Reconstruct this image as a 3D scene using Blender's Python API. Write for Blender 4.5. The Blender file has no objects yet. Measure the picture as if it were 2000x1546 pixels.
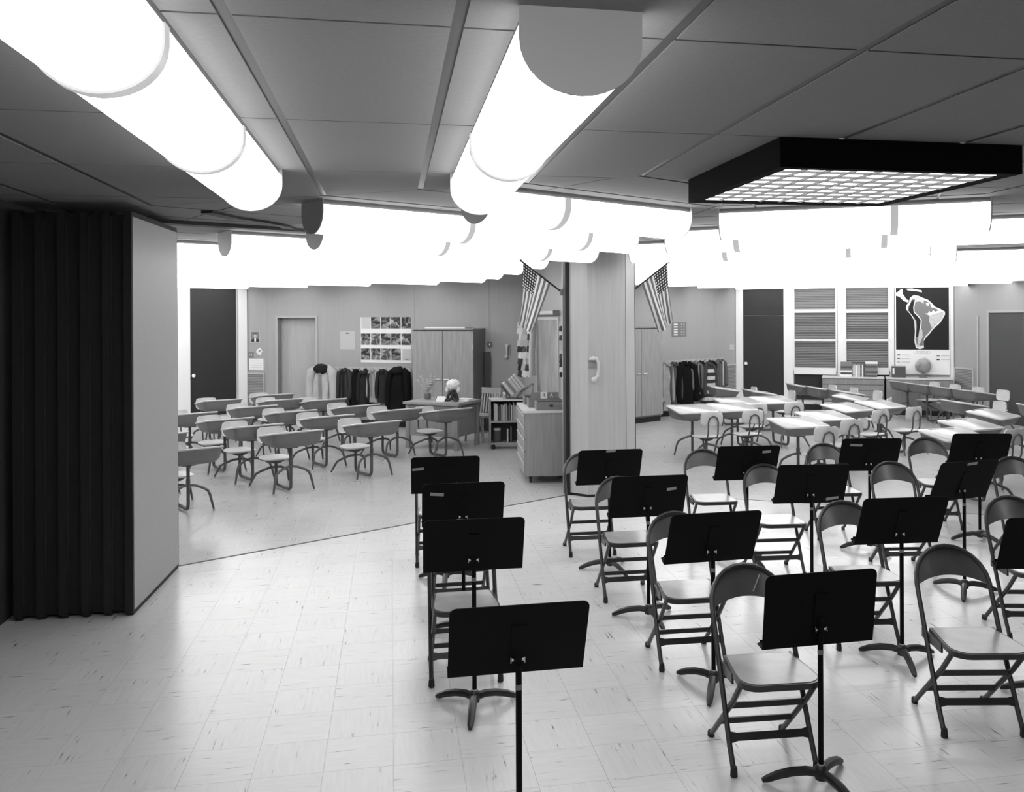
import bpy, math, random
from mathutils import Matrix, Vector
random.seed(7)
sc = bpy.context.scene
COL = sc.collection
PI = math.pi
R = math.radians

# ------------------------------------------------------------------ camera, world, exposure
EYE, FPX, CX, CY, ROLL = 2.0, 1700.0, 1082.0, 620.0, R(0.3)
cam = bpy.data.cameras.new('camera')
cam_o = bpy.data.objects.new('camera', cam)
COL.objects.link(cam_o)
cam.sensor_fit = 'HORIZONTAL'
cam.sensor_width = 36.0
cam.lens = FPX / 2000.0 * 36.0
cam.shift_x = (1000.0 - CX) / 2000.0
cam.shift_y = -(773.0 - CY) / 2000.0
cam.clip_start = 0.05
cam.clip_end = 100
cam_o.matrix_world = Matrix.Translation((0, 0, EYE)) @ Matrix.Rotation(PI / 2, 4, 'X') @ Matrix.Rotation(-ROLL, 4, 'Z')
sc.camera = cam_o
w = bpy.data.worlds.new('world')
sc.world = w
w.use_nodes = True
w.node_tree.nodes['Background'].inputs[0].default_value = (0.5, 0.5, 0.5, 1)
w.node_tree.nodes['Background'].inputs[1].default_value = 0.02
sc.view_settings.view_transform = 'Standard'
sc.view_settings.look = 'None'
sc.view_settings.gamma = 1
sc.view_settings.use_curve_mapping = False
sc.view_settings.exposure = 0.0
sc.cycles.use_denoising = True
sc.cycles.max_bounces = 4
sc.cycles.diffuse_bounces = 4
sc.cycles.glossy_bounces = 2
sc.cycles.use_adaptive_sampling = True
sc.cycles.adaptive_threshold = 0.08
sc.cycles.adaptive_min_samples = 12
sc.cycles.use_light_tree = False
sc.cycles.caustics_reflective = False
sc.cycles.caustics_refractive = False
sc.cycles.sample_clamp_indirect = 6
LENS_GLOW = 5.0            # radiance of the fluorescent lenses
CRATE_GLOW = 4.0

# hexagonal plan of the place: centre of the middle pod, bearing of its grid, apothem
HC = (1.5, 4.59)
B0 = -10.6
APO = 4.85
def bear(deg):
    return (math.sin(R(deg)), math.cos(R(deg)))

# ------------------------------------------------------------------ materials (all neutral greys: a black-and-white photograph)
def new_mat(name):
    m = bpy.data.materials.new(name)
    m.use_nodes = True
    nt = m.node_tree
    return m, nt, nt.nodes['Principled BSDF']

def grey(v):
    return (v, v, v, 1)

def plain(name, v, rough=0.6, metal=0.0, spec=0.5, noise=0.0, nscale=8.0, bump=0.0, stretch=(1, 1, 1)):
    m, nt, b = new_mat(name)
    b.inputs['Roughness'].default_value = rough
    b.inputs['Metallic'].default_value = metal
    b.inputs['Specular IOR Level'].default_value = spec
    if noise <= 0 and bump <= 0:
        b.inputs['Base Color'].default_value = grey(v)
        return m
    tc = nt.nodes.new('ShaderNodeTexCoord')
    mp = nt.nodes.new('ShaderNodeMapping')
    mp.inputs['Scale'].default_value = stretch
    nz = nt.nodes.new('ShaderNodeTexNoise')
    nz.inputs['Scale'].default_value = nscale
    nz.inputs['Detail'].default_value = 5
    cr = nt.nodes.new('ShaderNodeValToRGB')
    cr.color_ramp.elements[0].position = 0.3
    cr.color_ramp.elements[1].position = 0.7
    cr.color_ramp.elements[0].color = grey(v * (1 - noise))
    cr.color_ramp.elements[1].color = grey(min(1, v * (1 + noise)))
    L = nt.links
    L.new(tc.outputs['Object'], mp.inputs['Vector'])
    L.new(mp.outputs[0], nz.inputs['Vector'])
    L.new(nz.outputs[0], cr.inputs[0])
    L.new(cr.outputs[0], b.inputs['Base Color'])
    if bump > 0:
        bp = nt.nodes.new('ShaderNodeBump')
        bp.inputs['Strength'].default_value = bump
        bp.inputs['Distance'].default_value = 0.01
        L.new(nz.outputs[0], bp.inputs['Height'])
        L.new(bp.outputs[0], b.inputs['Normal'])
    return m

def wood(name, v, rough=0.45, contrast=0.13, scale=(18, 18, 1.2)):
    return plain(name, v, rough, noise=contrast, nscale=2.2, stretch=scale)

def glow(name, strength, v=0.85):
    m, nt, b = new_mat(name)
    b.inputs['Base Color'].default_value = grey(v)
    b.inputs['Emission Color'].default_value = grey(1)
    b.inputs['Emission Strength'].default_value = strength
    b.inputs['Roughness'].default_value = 0.4
    return m

def floor_material():
    m, nt, b = new_mat('vinyl_tile')
    L = nt.links
    geo = nt.nodes.new('ShaderNodeNewGeometry')
    mp = nt.nodes.new('ShaderNodeMapping')
    mp.vector_type = 'POINT'
    mp.inputs['Rotation'].default_value = (0, 0, R(-10.6))     # world -> tile axes
    L.new(geo.outputs['Position'], mp.inputs['Vector'])
    sep = nt.nodes.new('ShaderNodeSeparateXYZ')
    L.new(mp.outputs[0], sep.inputs[0])
    def fl(sock):
        d = nt.nodes.new('ShaderNodeMath'); d.operation = 'DIVIDE'; d.inputs[1].default_value = TILE
        L.new(sock, d.inputs[0])
        f = nt.nodes.new('ShaderNodeMath'); f.operation = 'FLOOR'
        L.new(d.outputs[0], f.inputs[0])
        return f.outputs[0]
    fx, fy = fl(sep.outputs[0]), fl(sep.outputs[1])
    ad = nt.nodes.new('ShaderNodeMath'); ad.operation = 'ADD'
    L.new(fx, ad.inputs[0]); L.new(fy, ad.inputs[1])
    md = nt.nodes.new('ShaderNodeMath'); md.operation = 'FLOORED_MODULO'; md.inputs[1].default_value = 2
    L.new(ad.outputs[0], md.inputs[0])
    cell = nt.nodes.new('ShaderNodeCombineXYZ')
    L.new(fx, cell.inputs[0]); L.new(fy, cell.inputs[1])
    wn = nt.nodes.new('ShaderNodeTexWhiteNoise'); wn.noise_dimensions = '3D'
    L.new(cell.outputs[0], wn.inputs['Vector'])
    def streak(sx, sy):
        q = nt.nodes.new('ShaderNodeMapping'); q.inputs['Scale'].default_value = (sx, sy, 1)
        L.new(mp.outputs[0], q.inputs['Vector'])
        off = nt.nodes.new('ShaderNodeVectorMath'); off.operation = 'MULTIPLY_ADD'
        L.new(wn.outputs['Color'], off.inputs[0]); off.inputs[1].default_value = (40, 40, 40)
        L.new(q.outputs[0], off.inputs[2])
        n = nt.nodes.new('ShaderNodeTexNoise'); n.inputs['Scale'].default_value = 1; n.inputs['Detail'].default_value = 3
        L.new(off.outputs[0], n.inputs['Vector'])
        return n.outputs[0]
    mix = nt.nodes.new('ShaderNodeMix'); mix.data_type = 'FLOAT'
    L.new(md.outputs[0], mix.inputs[0])
    L.new(streak(6, 70), mix.inputs[2]); L.new(streak(70, 6), mix.inputs[3])
    cr = nt.nodes.new('ShaderNodeValToRGB')
    e = cr.color_ramp.elements
    e[0].position, e[0].color = 0.25, grey(0.12)
    e[1].position, e[1].color = 0.33, grey(FLOOR_V * 0.965)
    k = e.new(0.62); k.color = grey(FLOOR_V * 1.03)
    L.new(mix.outputs[0], cr.inputs[0])
    tone = nt.nodes.new('ShaderNodeMapRange')
    tone.inputs['To Min'].default_value = 0.97; tone.inputs['To Max'].default_value = 1.02
    L.new(wn.outputs['Value'], tone.inputs['Value'])
    mu = nt.nodes.new('ShaderNodeMix'); mu.data_type = 'RGBA'; mu.blend_type = 'MULTIPLY'; mu.inputs[0].default_value = 1
    L.new(cr.outputs[0], mu.inputs[6]); L.new(tone.outputs[0], mu.inputs[7])
    # the tile colour is darker in the classrooms beyond the partition tracks
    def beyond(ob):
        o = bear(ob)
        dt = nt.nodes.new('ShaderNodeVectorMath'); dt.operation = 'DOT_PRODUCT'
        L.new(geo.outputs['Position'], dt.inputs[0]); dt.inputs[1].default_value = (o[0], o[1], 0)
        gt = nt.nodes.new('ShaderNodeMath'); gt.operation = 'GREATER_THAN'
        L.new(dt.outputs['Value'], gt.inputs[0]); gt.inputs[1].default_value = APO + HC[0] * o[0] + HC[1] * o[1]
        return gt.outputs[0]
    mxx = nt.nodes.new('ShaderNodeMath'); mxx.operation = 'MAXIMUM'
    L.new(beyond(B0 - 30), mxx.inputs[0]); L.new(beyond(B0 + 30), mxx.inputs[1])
    beyond_tone = nt.nodes.new('ShaderNodeMapRange'); beyond_tone.inputs['To Min'].default_value = 1.0; beyond_tone.inputs['To Max'].default_value = 0.80
    L.new(mxx.outputs[0], beyond_tone.inputs['Value'])
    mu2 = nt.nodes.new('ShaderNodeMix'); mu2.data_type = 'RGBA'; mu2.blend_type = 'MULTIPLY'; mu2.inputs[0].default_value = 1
    L.new(mu.outputs[2], mu2.inputs[6]); L.new(beyond_tone.outputs[0], mu2.inputs[7])
    L.new(mu2.outputs[2], b.inputs['Base Color'])
    b.inputs['Roughness'].default_value = 0.24
    b.inputs['Specular IOR Level'].default_value = 0.5
    return m

def flag_material():
    m, nt, b = new_mat('flag_cloth')
    L = nt.links
    uv = nt.nodes.new('ShaderNodeUVMap')
    sep = nt.nodes.new('ShaderNodeSeparateXYZ')
    L.new(uv.outputs[0], sep.inputs[0])
    def M(op, a, c=None):
        n = nt.nodes.new('ShaderNodeMath'); n.operation = op
        for i, v in enumerate((a, c)):
            if v is None: continue
            if isinstance(v, (int, float)): n.inputs[i].default_value = v
            else: L.new(v, n.inputs[i])
        return n.outputs[0]
    u, v = sep.outputs[0], sep.outputs[1]           # u along hoist (0 = upper edge), v along fly
    stripe = M('FLOORED_MODULO', M('FLOOR', M('MULTIPLY', u, 13.0)), 2.0)
    white = M('MULTIPLY_ADD', stripe, 0.62); white.node.inputs[2].default_value = 0.16
    canton = M('MULTIPLY', M('LESS_THAN', u, 7 / 13.0), M('LESS_THAN', v, 0.4))
    fu = M('SUBTRACT', M('FRACT', M('MULTIPLY', u, 13 / 7.0 * 6)), 0.5)
    fv = M('SUBTRACT', M('FRACT', M('MULTIPLY', v, 2.5 * 8)), 0.5)
    star = M('LESS_THAN', M('ADD', M('MULTIPLY', fu, fu), M('MULTIPLY', fv, fv)), 0.085)
    field = M('MULTIPLY_ADD', star, 0.75); field.node.inputs[2].default_value = 0.03
    mx = nt.nodes.new('ShaderNodeMix'); mx.data_type = 'FLOAT'
    L.new(canton, mx.inputs[0]); L.new(white, mx.inputs[2]); L.new(field, mx.inputs[3])
    cmb = nt.nodes.new('ShaderNodeCombineColor')
    for i in range(3): L.new(mx.outputs[0], cmb.inputs[i])
    L.new(cmb.outputs[0], b.inputs['Base Color'])
    b.inputs['Roughness'].default_value = 0.8
    return m

def picture_material(name, seed, lo, hi):
    m, nt, b = new_mat(name)
    L = nt.links
    tc = nt.nodes.new('ShaderNodeTexCoord')
    mp = nt.nodes.new('ShaderNodeMapping'); mp.inputs['Location'].default_value = (seed * 3.7, 0, seed * 1.9)
    n = nt.nodes.new('ShaderNodeTexNoise'); n.inputs['Scale'].default_value = 7; n.inputs['Detail'].default_value = 2
    n.inputs['Distortion'].default_value = 1.5
    cr = nt.nodes.new('ShaderNodeValToRGB')
    e = cr.color_ramp.elements
    e[0].position, e[0].color = 0.45, grey(lo)
    e[1].position, e[1].color = 0.68, grey(hi)
    L.new(tc.outputs['Object'], mp.inputs[0]); L.new(mp.outputs[0], n.inputs[0]); L.new(n.outputs[0], cr.inputs[0])
    L.new(cr.outputs[0], b.inputs['Base Color'])
    b.inputs['Roughness'].default_value = 0.5
    return m

TILE = 0.305
FLOOR_V = 0.62
M = dict(
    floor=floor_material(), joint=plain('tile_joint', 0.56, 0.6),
    ctile=plain('ceiling_tile', 0.21, 0.85, noise=0.05, nscale=60),
    crunner=plain('ceiling_runner', 0.075, 0.42, spec=0.35),
    wall=plain('wall_panel', 0.36, 0.55, noise=0.025, nscale=3, stretch=(6, 6, 0.6)),
    wall_dim=plain('wall_paint', 0.25, 0.7), base=plain('cove_base', 0.01, 0.5),
    white=plain('white_enamel', 0.78, 0.45), dark_door=plain('dark_door', 0.024, 0.5, noise=0.06, nscale=3, spec=0.3),
    door=wood('pale_door', 0.40, 0.5, 0.06), trimgrey=plain('grey_trim', 0.42, 0.5),
    panel=plain('partition_vinyl', 0.34, 0.55, noise=0.03, nscale=40), rubber=plain('black_rubber', 0.012, 0.7),
    pocket=plain('dark_pocket', 0.03, 0.7),
    lens=glow('fluorescent_lens', LENS_GLOW), seam=glow('lens_band', 0.45, 0.12),
    cap=plain('fixture_cap', 0.42, 0.5), housing=plain('fixture_housing', 0.12, 0.5),
    crate=plain('louvre_frame', 0.004, 0.7, spec=0.03), louvre=plain('louvre_blade', 0.13, 0.6), tubes=glow('tube_panel', CRATE_GLOW),
    stand=plain('stand_black', 0.004, 0.6, spec=0.12), standbase=plain('stand_base', 0.02, 0.4),
    tape=plain('masking_tape', 0.35, 0.7), screw=plain('bright_screw', 0.8, 0.25, 1.0),
    ctube=plain('chair_tube', 0.035, 0.35), cback=plain('chair_back', 0.075, 0.27, noise=0.15, nscale=8, spec=0.7),
    cseat=plain('chair_seat', 0.32, 0.25, noise=0.10, nscale=9), cfoot=plain('chair_foot', 0.02, 0.8),
    dbox=plain('desk_box', 0.15, 0.45, noise=0.06, nscale=12), dtop=plain('desk_top', 0.54, 0.22, noise=0.04, nscale=20, stretch=(1, 6, 1)),
    dleg=plain('desk_leg', 0.085, 0.35), seatp=plain('seat_plastic', 0.62, 0.45), glide=plain('glide', 0.6, 0.3, 0.8),
    under=plain('seat_underside', 0.05, 0.6),
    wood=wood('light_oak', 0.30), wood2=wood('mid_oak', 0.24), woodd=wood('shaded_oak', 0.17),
    cabtop=plain('laminate_top', 0.62, 0.35), knob=plain('knob_metal', 0.55, 0.3, 1.0), knobw=plain('knob_white', 0.85, 0.25),
    paper=plain('paper', 0.8, 0.8), paperd=plain('aged_paper', 0.55, 0.8), ink=plain('ink', 0.03, 0.6),
    board=plain('chalkboard', 0.27, 0.7, noise=0.35, nscale=2.2, stretch=(1, 1.6, 0.6)), chalk=plain('board_frame', 0.5, 0.5),
    phone=plain('phone_plastic', 0.6, 0.3), phonep=plain('phone_plate', 0.3, 0.4), bell=plain('bell_metal', 0.5, 0.25, 1.0),
    flag=flag_material(), pole=plain('pole_black', 0.015, 0.4),
    blind=plain('blind_slat', 0.17, 0.6), glass=plain('dark_glass', 0.03, 0.1),
    globe=plain('globe', 0.33, 0.4, noise=0.5, nscale=5), black=plain('black_item', 0.012, 0.5), mid=plain('mid_grey', 0.2, 0.6),
    darkg=plain('dark_grey', 0.07, 0.6), lightg=plain('light_grey', 0.5, 0.6), can=plain('tin', 0.5, 0.3, 0.9),
    sea=plain('map_sea', 0.017, 0.7, spec=0.2), land=plain('map_land', 0.17, 0.6), coast=plain('map_coast', 0.7, 0.6), high=plain('map_high', 0.017, 0.7, spec=0.2),
    plateau=plain('map_plateau', 0.5, 0.6, noise=0.15, nscale=30),
    hair=plain('pale_hair', 0.68, 0.8, noise=0.2, nscale=40, bump=0.6), leaf=plain('leaf', 0.33, 0.6), pot=plain('pot', 0.13, 0.4),
)
def cloth(v, n=0.12):
    return plain('cloth_%03d' % int(v * 1000), v * .8, 0.95, noise=n, nscale=7, spec=0.08)

# ------------------------------------------------------------------ mesh builder
class MB:
    def __init__(s):
        s.v = []; s.f = []; s.uv = None
    def add(s, vs, fs):
        o = len(s.v)
        s.v += [tuple(p) for p in vs]
        s.f += [tuple(i + o for i in f) for f in fs]
        return s
    def box(s, c, size, rz=0.0, mat=None):
        hx, hy, hz = size[0] / 2, size[1] / 2, size[2] / 2
        T = Matrix.Translation(c) @ (mat if mat is not None else Matrix.Rotation(rz, 4, 'Z'))
        p = [T @ Vector((x * hx, y * hy, z * hz)) for z in (-1, 1) for y in (-1, 1) for x in (-1, 1)]
        return s.add(p, [(0, 2, 3, 1), (4, 5, 7, 6), (0, 1, 5, 4), (2, 6, 7, 3), (0, 4, 6, 2), (1, 3, 7, 5)])
    def prism(s, poly, z0, z1, T=None):
        n = len(poly)
        if sum(poly[i][0] * poly[(i + 1) % n][1] - poly[(i + 1) % n][0] * poly[i][1] for i in range(n)) < 0:
            poly = poly[::-1]
        vs = [Vector((x, y, z0)) for x, y in poly] + [Vector((x, y, z1)) for x, y in poly]
        if T is not None:
            vs = [T @ p for p in vs]
        return s.add(vs, [tuple(range(n - 1, -1, -1)), tuple(range(n, 2 * n))] + [(i, (i + 1) % n, (i + 1) % n + n, i + n) for i in range(n)])
    def loft(s, rings, caps=True):
        n = len(rings[0]); vs = [p for r in rings for p in r]; fs = []
        for k in range(len(rings) - 1):
            for i in range(n):
                j = (i + 1) % n
                fs.append((k * n + i, k * n + j, (k + 1) * n + j, (k + 1) * n + i))
        if caps:
            fs.append(tuple(range(n - 1, -1, -1)))
            m = (len(rings) - 1) * n
            fs.append(tuple(range(m, m + n)))
        return s.add(vs, fs)
    def tube(s, pts, r, n=8, ry=None):
        pts = [Vector(p) for p in pts]
        rs = r if isinstance(r, (list, tuple)) else [r] * len(pts)
        tang = []
        for i in range(len(pts)):
            a = pts[max(i - 1, 0)]; b = pts[min(i + 1, len(pts) - 1)]
            tang.append((b - a).normalized())
        up = Vector((0, 0, 1)) if abs(tang[0].z) < 0.9 else Vector((1, 0, 0))
        x = tang[0].cross(up).normalized()
        rings = []
        for p, t, rr in zip(pts, tang, rs):
            x = (x - t * x.dot(t)).normalized()
            y = t.cross(x)
            q = ry if ry is not None else rr
            rings.append([p + x * (math.cos(2 * PI * i / n) * rr) + y * (math.sin(2 * PI * i / n) * q) for i in range(n)])
        return s.loft(rings)
    def lathe(s, prof, n=16, c=(0, 0, 0)):
        rings = [[(c[0] + r * math.cos(2 * PI * i / n), c[1] + r * math.sin(2 * PI * i / n), c[2] + z) for i in range(n)] for r, z in prof]
        return s.loft(rings)
    def sphere(s, c, r, n=12, m=8, sq=(1, 1, 1), jit=0.0):
        rings = []
        for k in range(1, m):
            a = PI * k / m
            ring = []
            for i in range(n):
                j = 1 + jit * (random.random() - 0.5)
                ring.append((c[0] + r * sq[0] * j * math.sin(a) * math.cos(2 * PI * i / n), c[1] + r * sq[1] * j * math.sin(a) * math.sin(2 * PI * i / n), c[2] - r * sq[2] * j * math.cos(a)))
            rings.append(ring)
        return s.loft(rings)
    def sheet(s, grid, thick=None):
        m, n = len(grid), len(grid[0])
        return s.add([p for r in grid for p in r], [(i * n + j, i * n + j + 1, (i + 1) * n + j + 1, (i + 1) * n + j) for i in range(m - 1) for j in range(n - 1)])
    def build(s, name, mat, parent=None, smooth=None, sharp=35):
        me = bpy.data.meshes.new(name)
        me.from_pydata(s.v, [], s.f)
        me.materials.append(mat if not isinstance(mat, str) else M[mat])
        if smooth is None:
            smooth = len(s.f) > 12
        if smooth:
            me.polygons.foreach_set('use_smooth', [True] * len(me.polygons))
            me.set_sharp_from_angle(angle=R(sharp))
        me.update()
        o = bpy.data.objects.new(name, me)
        COL.objects.link(o)
        o.parent = parent
        return o

def rrect(w, h, r, n=4, cx=0, cy=0, corners=(1, 1, 1, 1)):
    """rounded rectangle; corners: top-right, top-left, bottom-left, bottom-right"""
    pts = []
    for k, (sx, sy) in enumerate(((1, 1), (-1, 1), (-1, -1), (1, -1))):
        if not corners[k]:
            pts.append((cx + sx * w / 2, cy + sy * h / 2)); continue
        ox, oy = cx + sx * (w / 2 - r), cy + sy * (h / 2 - r)
        for i in range(n + 1):
            a = k * PI / 2 + i * PI / 2 / n
            pts.append((ox + r * math.cos(a), oy + r * math.sin(a)))
    return pts

def tag(o, label=None, cat=None, group=None, kind=None):
    if label: o['label'] = label
    if cat: o['category'] = cat
    if group: o['group'] = group
    if kind: o['kind'] = kind
    return o

def thing(name, label, cat, loc=(0, 0, 0), rz=0.0, group=None):
    o = bpy.data.objects.new(name, None)
    o.empty_display_size = 0.1
    COL.objects.link(o)
    o.location = loc
    o.rotation_euler = (0, 0, rz)
    return tag(o, label, cat, group)

def copy_tree(o, parent=None):
    c = o.copy(); COL.objects.link(c); c.parent = parent
    for ch in list(o.children):
        copy_tree(ch, c)
    return c

def at(o, loc, rz=0.0):
    o.location = loc
    o.rotation_euler = (0, 0, rz)
    return o

XZ = Matrix.Rotation(PI / 2, 4, 'X')          # (x, y) outline stands upright: y -> z, extrusion toward -y

# ------------------------------------------------------------------ measuring helpers: photograph ray -> place in the room (metres)
def ray(px, py):
    dx, dy = px - CX, py - CY
    return ((dx - dy * ROLL) / FPX, -(dy + dx * ROLL) / FPX)
def on_height(px, py, h=0.0):
    a, b = ray(px, py)
    y = (h - EYE) / b
    return (a * y, y)

# hexagonal plan: three pods of circumradius 5.6 m meet at the column
def hx(out_bearing, out, t):
    o = bear(out_bearing); a = bear(out_bearing + 90)
    return (HC[0] + o[0] * out + a[0] * t, HC[1] + o[1] * out + a[1] * t)
S1, S2, S3, S4 = B0 - 90, B0 - 30, B0 + 30, B0 + 90
class Wall:
    """vertical plane from p0 (viewer's left) to p1; front looks to the room"""
    def __init__(s, p0, p1):
        s.p0, s.p1 = p0, p1
        dx, dy = p1[0] - p0[0], p1[1] - p0[1]
        s.len = math.hypot(dx, dy)
        s.d = (dx / s.len, dy / s.len)
        s.n = (s.d[1], -s.d[0])
        s.rz = math.atan2(dy, dx)
    def pt(s, u, h, off=0.0):
        return (s.p0[0] + s.d[0] * u + s.n[0] * off, s.p0[1] + s.d[1] * u + s.n[1] * off, h)
    def px(s, px, py, off=0.0):
        a, b = ray(px, py)
        q = (s.p0[0] + s.n[0] * off, s.p0[1] + s.n[1] * off)
        # a*y = qx + dx u ; y = qy + dy u
        u = (a * q[1] - q[0]) / (s.d[0] - a * s.d[1])
        y = q[1] + s.d[1] * u
        return u, EYE + b * y
    def shift(s, off):
        k = (s.n[0] * off, s.n[1] * off)
        return Wall((s.p0[0] + k[0], s.p0[1] + k[1]), (s.p1[0] + k[0], s.p1[1] + k[1]))

CEIL = 2.80
KNEE = hx(S2, 9.4, 5.43)                     # corner behind the chalkboard wall
COLM = (0.51, 10.02)
GL, GL0 = hx(S2, 14.55, 2.45), hx(S2, 14.55, -2.8)
GR, GR1 = hx(S3, 14.55, -2.45), hx(S3, 14.55, 1.87)
W_coatL = Wall(GL, KNEE); W_glassL = Wall(GL0, GL)
W_coatR = Wall(KNEE, GR); W_glassR = Wall(GR, GR1)
VE = bear(B0 + 180)
W_sideR = Wall(GR1, (GR1[0] + VE[0] * 3.4, GR1[1] + VE[1] * 3.4))

# ------------------------------------------------------------------ structure
def structure(o):
    o['kind'] = 'structure'
    return o

def wall_solid(name, W, mat, h0=0.0, h1=CEIL, th=0.12, holes=()):
    """one wall; holes = (u0, u1, top) door recesses down to the floor"""
    mb = MB()
    T = Matrix.Translation((W.p0[0], W.p0[1], 0)) @ Matrix.Rotation(W.rz, 4, 'Z')
    segs = []; u = 0.0
    for (a, b, top) in sorted(holes):
        segs.append((u, a, h0, h1)); segs.append((a, b, top, h1)); u = b
    segs.append((u, W.len, h0, h1))
    for (a, b, z0, z1) in segs:
        mb.prism([(a, 0), (b, 0), (b, th), (a, th)], z0, z1, T)
    return structure(mb.build(name, mat))

def base_strip(name, W, parts, mat='base', h=0.10):
    mb = MB()
    T = Matrix.Translation((W.p0[0], W.p0[1], 0)) @ Matrix.Rotation(W.rz, 4, 'Z')
    for a, b in parts:
        mb.prism([(a, -0.008), (b, -0.008), (b, 0), (a, 0)], 0, h, T)
    return structure(mb.build(name, mat))

# floor: slab plus vinyl tiles
floor = structure(MB().box((0, 8.5, -0.053), (34, 34, 0.1)).build('floor', 'joint'))
def tile_axes(u, v):
    a = R(-B0)
    return (u * math.cos(a) - v * math.sin(a), u * math.sin(a) + v * math.cos(a))
tiles = []
for i in range(-50, 50):
    for j in range(-10, 85):
        x, y = tile_axes((i + .5) * TILE, (j + .5) * TILE)
        if y < -2 or y > 20.5 or abs(x) > 3.5 + 0.72 * max(y, 0): continue
        tiles.append((x, y))
def pixel_of(x, y, z):
    if y < 0.3: return None
    dx, dy = x / y * FPX, -(z - EYE) / y * FPX
    return CX + dx + dy * ROLL, CY + dy - dx * ROLL
def seen(x, y):
    p = pixel_of(x, y, 0)
    return p and -20 < p[0] < 2020 and p[1] < 1600
near = sorted([t for t in tiles if seen(*t)], key=lambda t: t[0] ** 2 + t[1] ** 2)[:300]
nearset = set(near)
tm = MB().prism(rrect(TILE - .0012, TILE - .0012, .001, 1), -0.003, 0.0)
first = None
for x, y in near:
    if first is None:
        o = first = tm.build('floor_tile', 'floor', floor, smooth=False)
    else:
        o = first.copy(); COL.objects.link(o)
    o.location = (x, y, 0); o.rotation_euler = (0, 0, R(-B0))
far = MB()
h = TILE / 2 - .0006
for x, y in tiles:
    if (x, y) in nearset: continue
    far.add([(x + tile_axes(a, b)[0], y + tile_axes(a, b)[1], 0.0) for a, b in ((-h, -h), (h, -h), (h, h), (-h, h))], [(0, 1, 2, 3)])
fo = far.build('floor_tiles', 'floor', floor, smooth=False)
fo['kind'] = 'stuff'

# ceiling: metal runner plane with lay-in tiles
ceiling = structure(MB().box((0, 8.5, CEIL + 0.054), (34, 34, 0.1)).build('ceiling', 'crunner'))
def clip(poly, a, b):
    """keep the part of poly to the left of a->b"""
    out = []
    n = len(poly)
    def sd(p): return (b[0] - a[0]) * (p[1] - a[1]) - (b[1] - a[1]) * (p[0] - a[0])
    for i in range(n):
        p, q = poly[i], poly[(i + 1) % n]
        sp, sq = sd(p), sd(q)
        if sp >= 0: out.append(p)
        if sp * sq < 0:
            t = sp / (sp - sq)
            out.append((p[0] + (q[0] - p[0]) * t, p[1] + (q[1] - p[1]) * t))
    return out
def area(poly):
    return 0.5 * sum(poly[i][0] * poly[(i + 1) % len(poly)][1] - poly[(i + 1) % len(poly)][0] * poly[i][1] for i in range(len(poly)))
def ccw(poly): return poly if area(poly) > 0 else poly[::-1]
def shrink(region, d):
    return region
GAP, XGAP = 0.036, 0.013
def tile_region(ob, region, r0, r1, t0, t1, joined=None):
    region = ccw(region)
    for k in range(r0, r1):
        for j in range(t0, t1):
            a, b = .305 + .61 * k + GAP / 2, .915 + .61 * k - GAP / 2
            c, d = -.61 + 1.22 * j + XGAP / 2, .61 + 1.22 * j - XGAP / 2
            p = ccw([hx(ob, a, c), hx(ob, b, c), hx(ob, b, d), hx(ob, a, d)])
            for i in range(len(region)):
                p = clip(p, region[i], region[(i + 1) % len(region)])
                if len(p) < 3: break
            if len(p) < 3 or abs(area(p)) < 0.004: continue
            if joined is not None:
                joined.prism(p, CEIL, CEIL + 0.0035)
            else:
                cx = sum(q[0] for q in p) / len(p); cy = sum(q[1] for q in p) / len(p)
                o = MB().prism([(q[0] - cx, q[1] - cy) for q in p], 0, 0.0035).build('ceiling_tile', 'ctile', ceiling, smooth=False)
                o.location = (cx, cy, CEIL)
def wedge(b0, b1, r, inset=0.012):
    m = bear((b0 + b1) / 2)
    c = (HC[0] + m[0] * inset / math.sin(R((b1 - b0) / 2)), HC[1] + m[1] * inset / math.sin(R((b1 - b0) / 2)))
    a, b = bear(b0), bear(b1)
    return [c, (c[0] + a[0] * r, c[1] + a[1] * r), (c[0] + b[0] * r, c[1] + b[1] * r)]
tile_region(S2, wedge(B0 - 60, B0, 5.55), 0, 8, -4, 5)
tile_region(S3, wedge(B0, B0 + 60, 5.55), 0, 8, -4, 5)
w1 = wedge(B0 - 60, B0 - 180, 14)
A1 = [w1[0], (HC[0] + bear(B0 - 60)[0] * 6.2, HC[1] + bear(B0 - 60)[1] * 6.2), hx(S1, 5.6, -6.0), hx(S1, -0.3, -6.0), hx(S1, -0.3, -.2)]
tile_region(S1, A1, -1, 9, -5, 3)
A2 = [hx(S4, 0.31, 0), hx(S4, 0.31, 6), hx(S4, 5, 6), hx(S4, 5, -2.9), hx(S4, 0.31, -.19)]
tile_region(S4, A2, 0, 8, -3, 5)
pods = MB()
tile_region(S2, [hx(S2, 4.95, -2.8), hx(S2, 4.95, 2.8), hx(S2, 9.7, 5.6), hx(S2, 14.55, 2.8), hx(S2, 14.55, -2.8), hx(S2, 9.7, -5.6)], 7, 24, -5, 6, pods)
tile_region(S3, [hx(S3, 4.95, -2.8), hx(S3, 4.95, 2.8), hx(S3, 9.7, 5.6), hx(S3, 14.55, 2.8), hx(S3, 14.55, -2.8), hx(S3, 9.7, -5.6)], 7, 24, -5, 6, pods)
po = pods.build('ceiling_tiles', 'ctile', ceiling, smooth=False)
po['kind'] = 'stuff'

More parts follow.
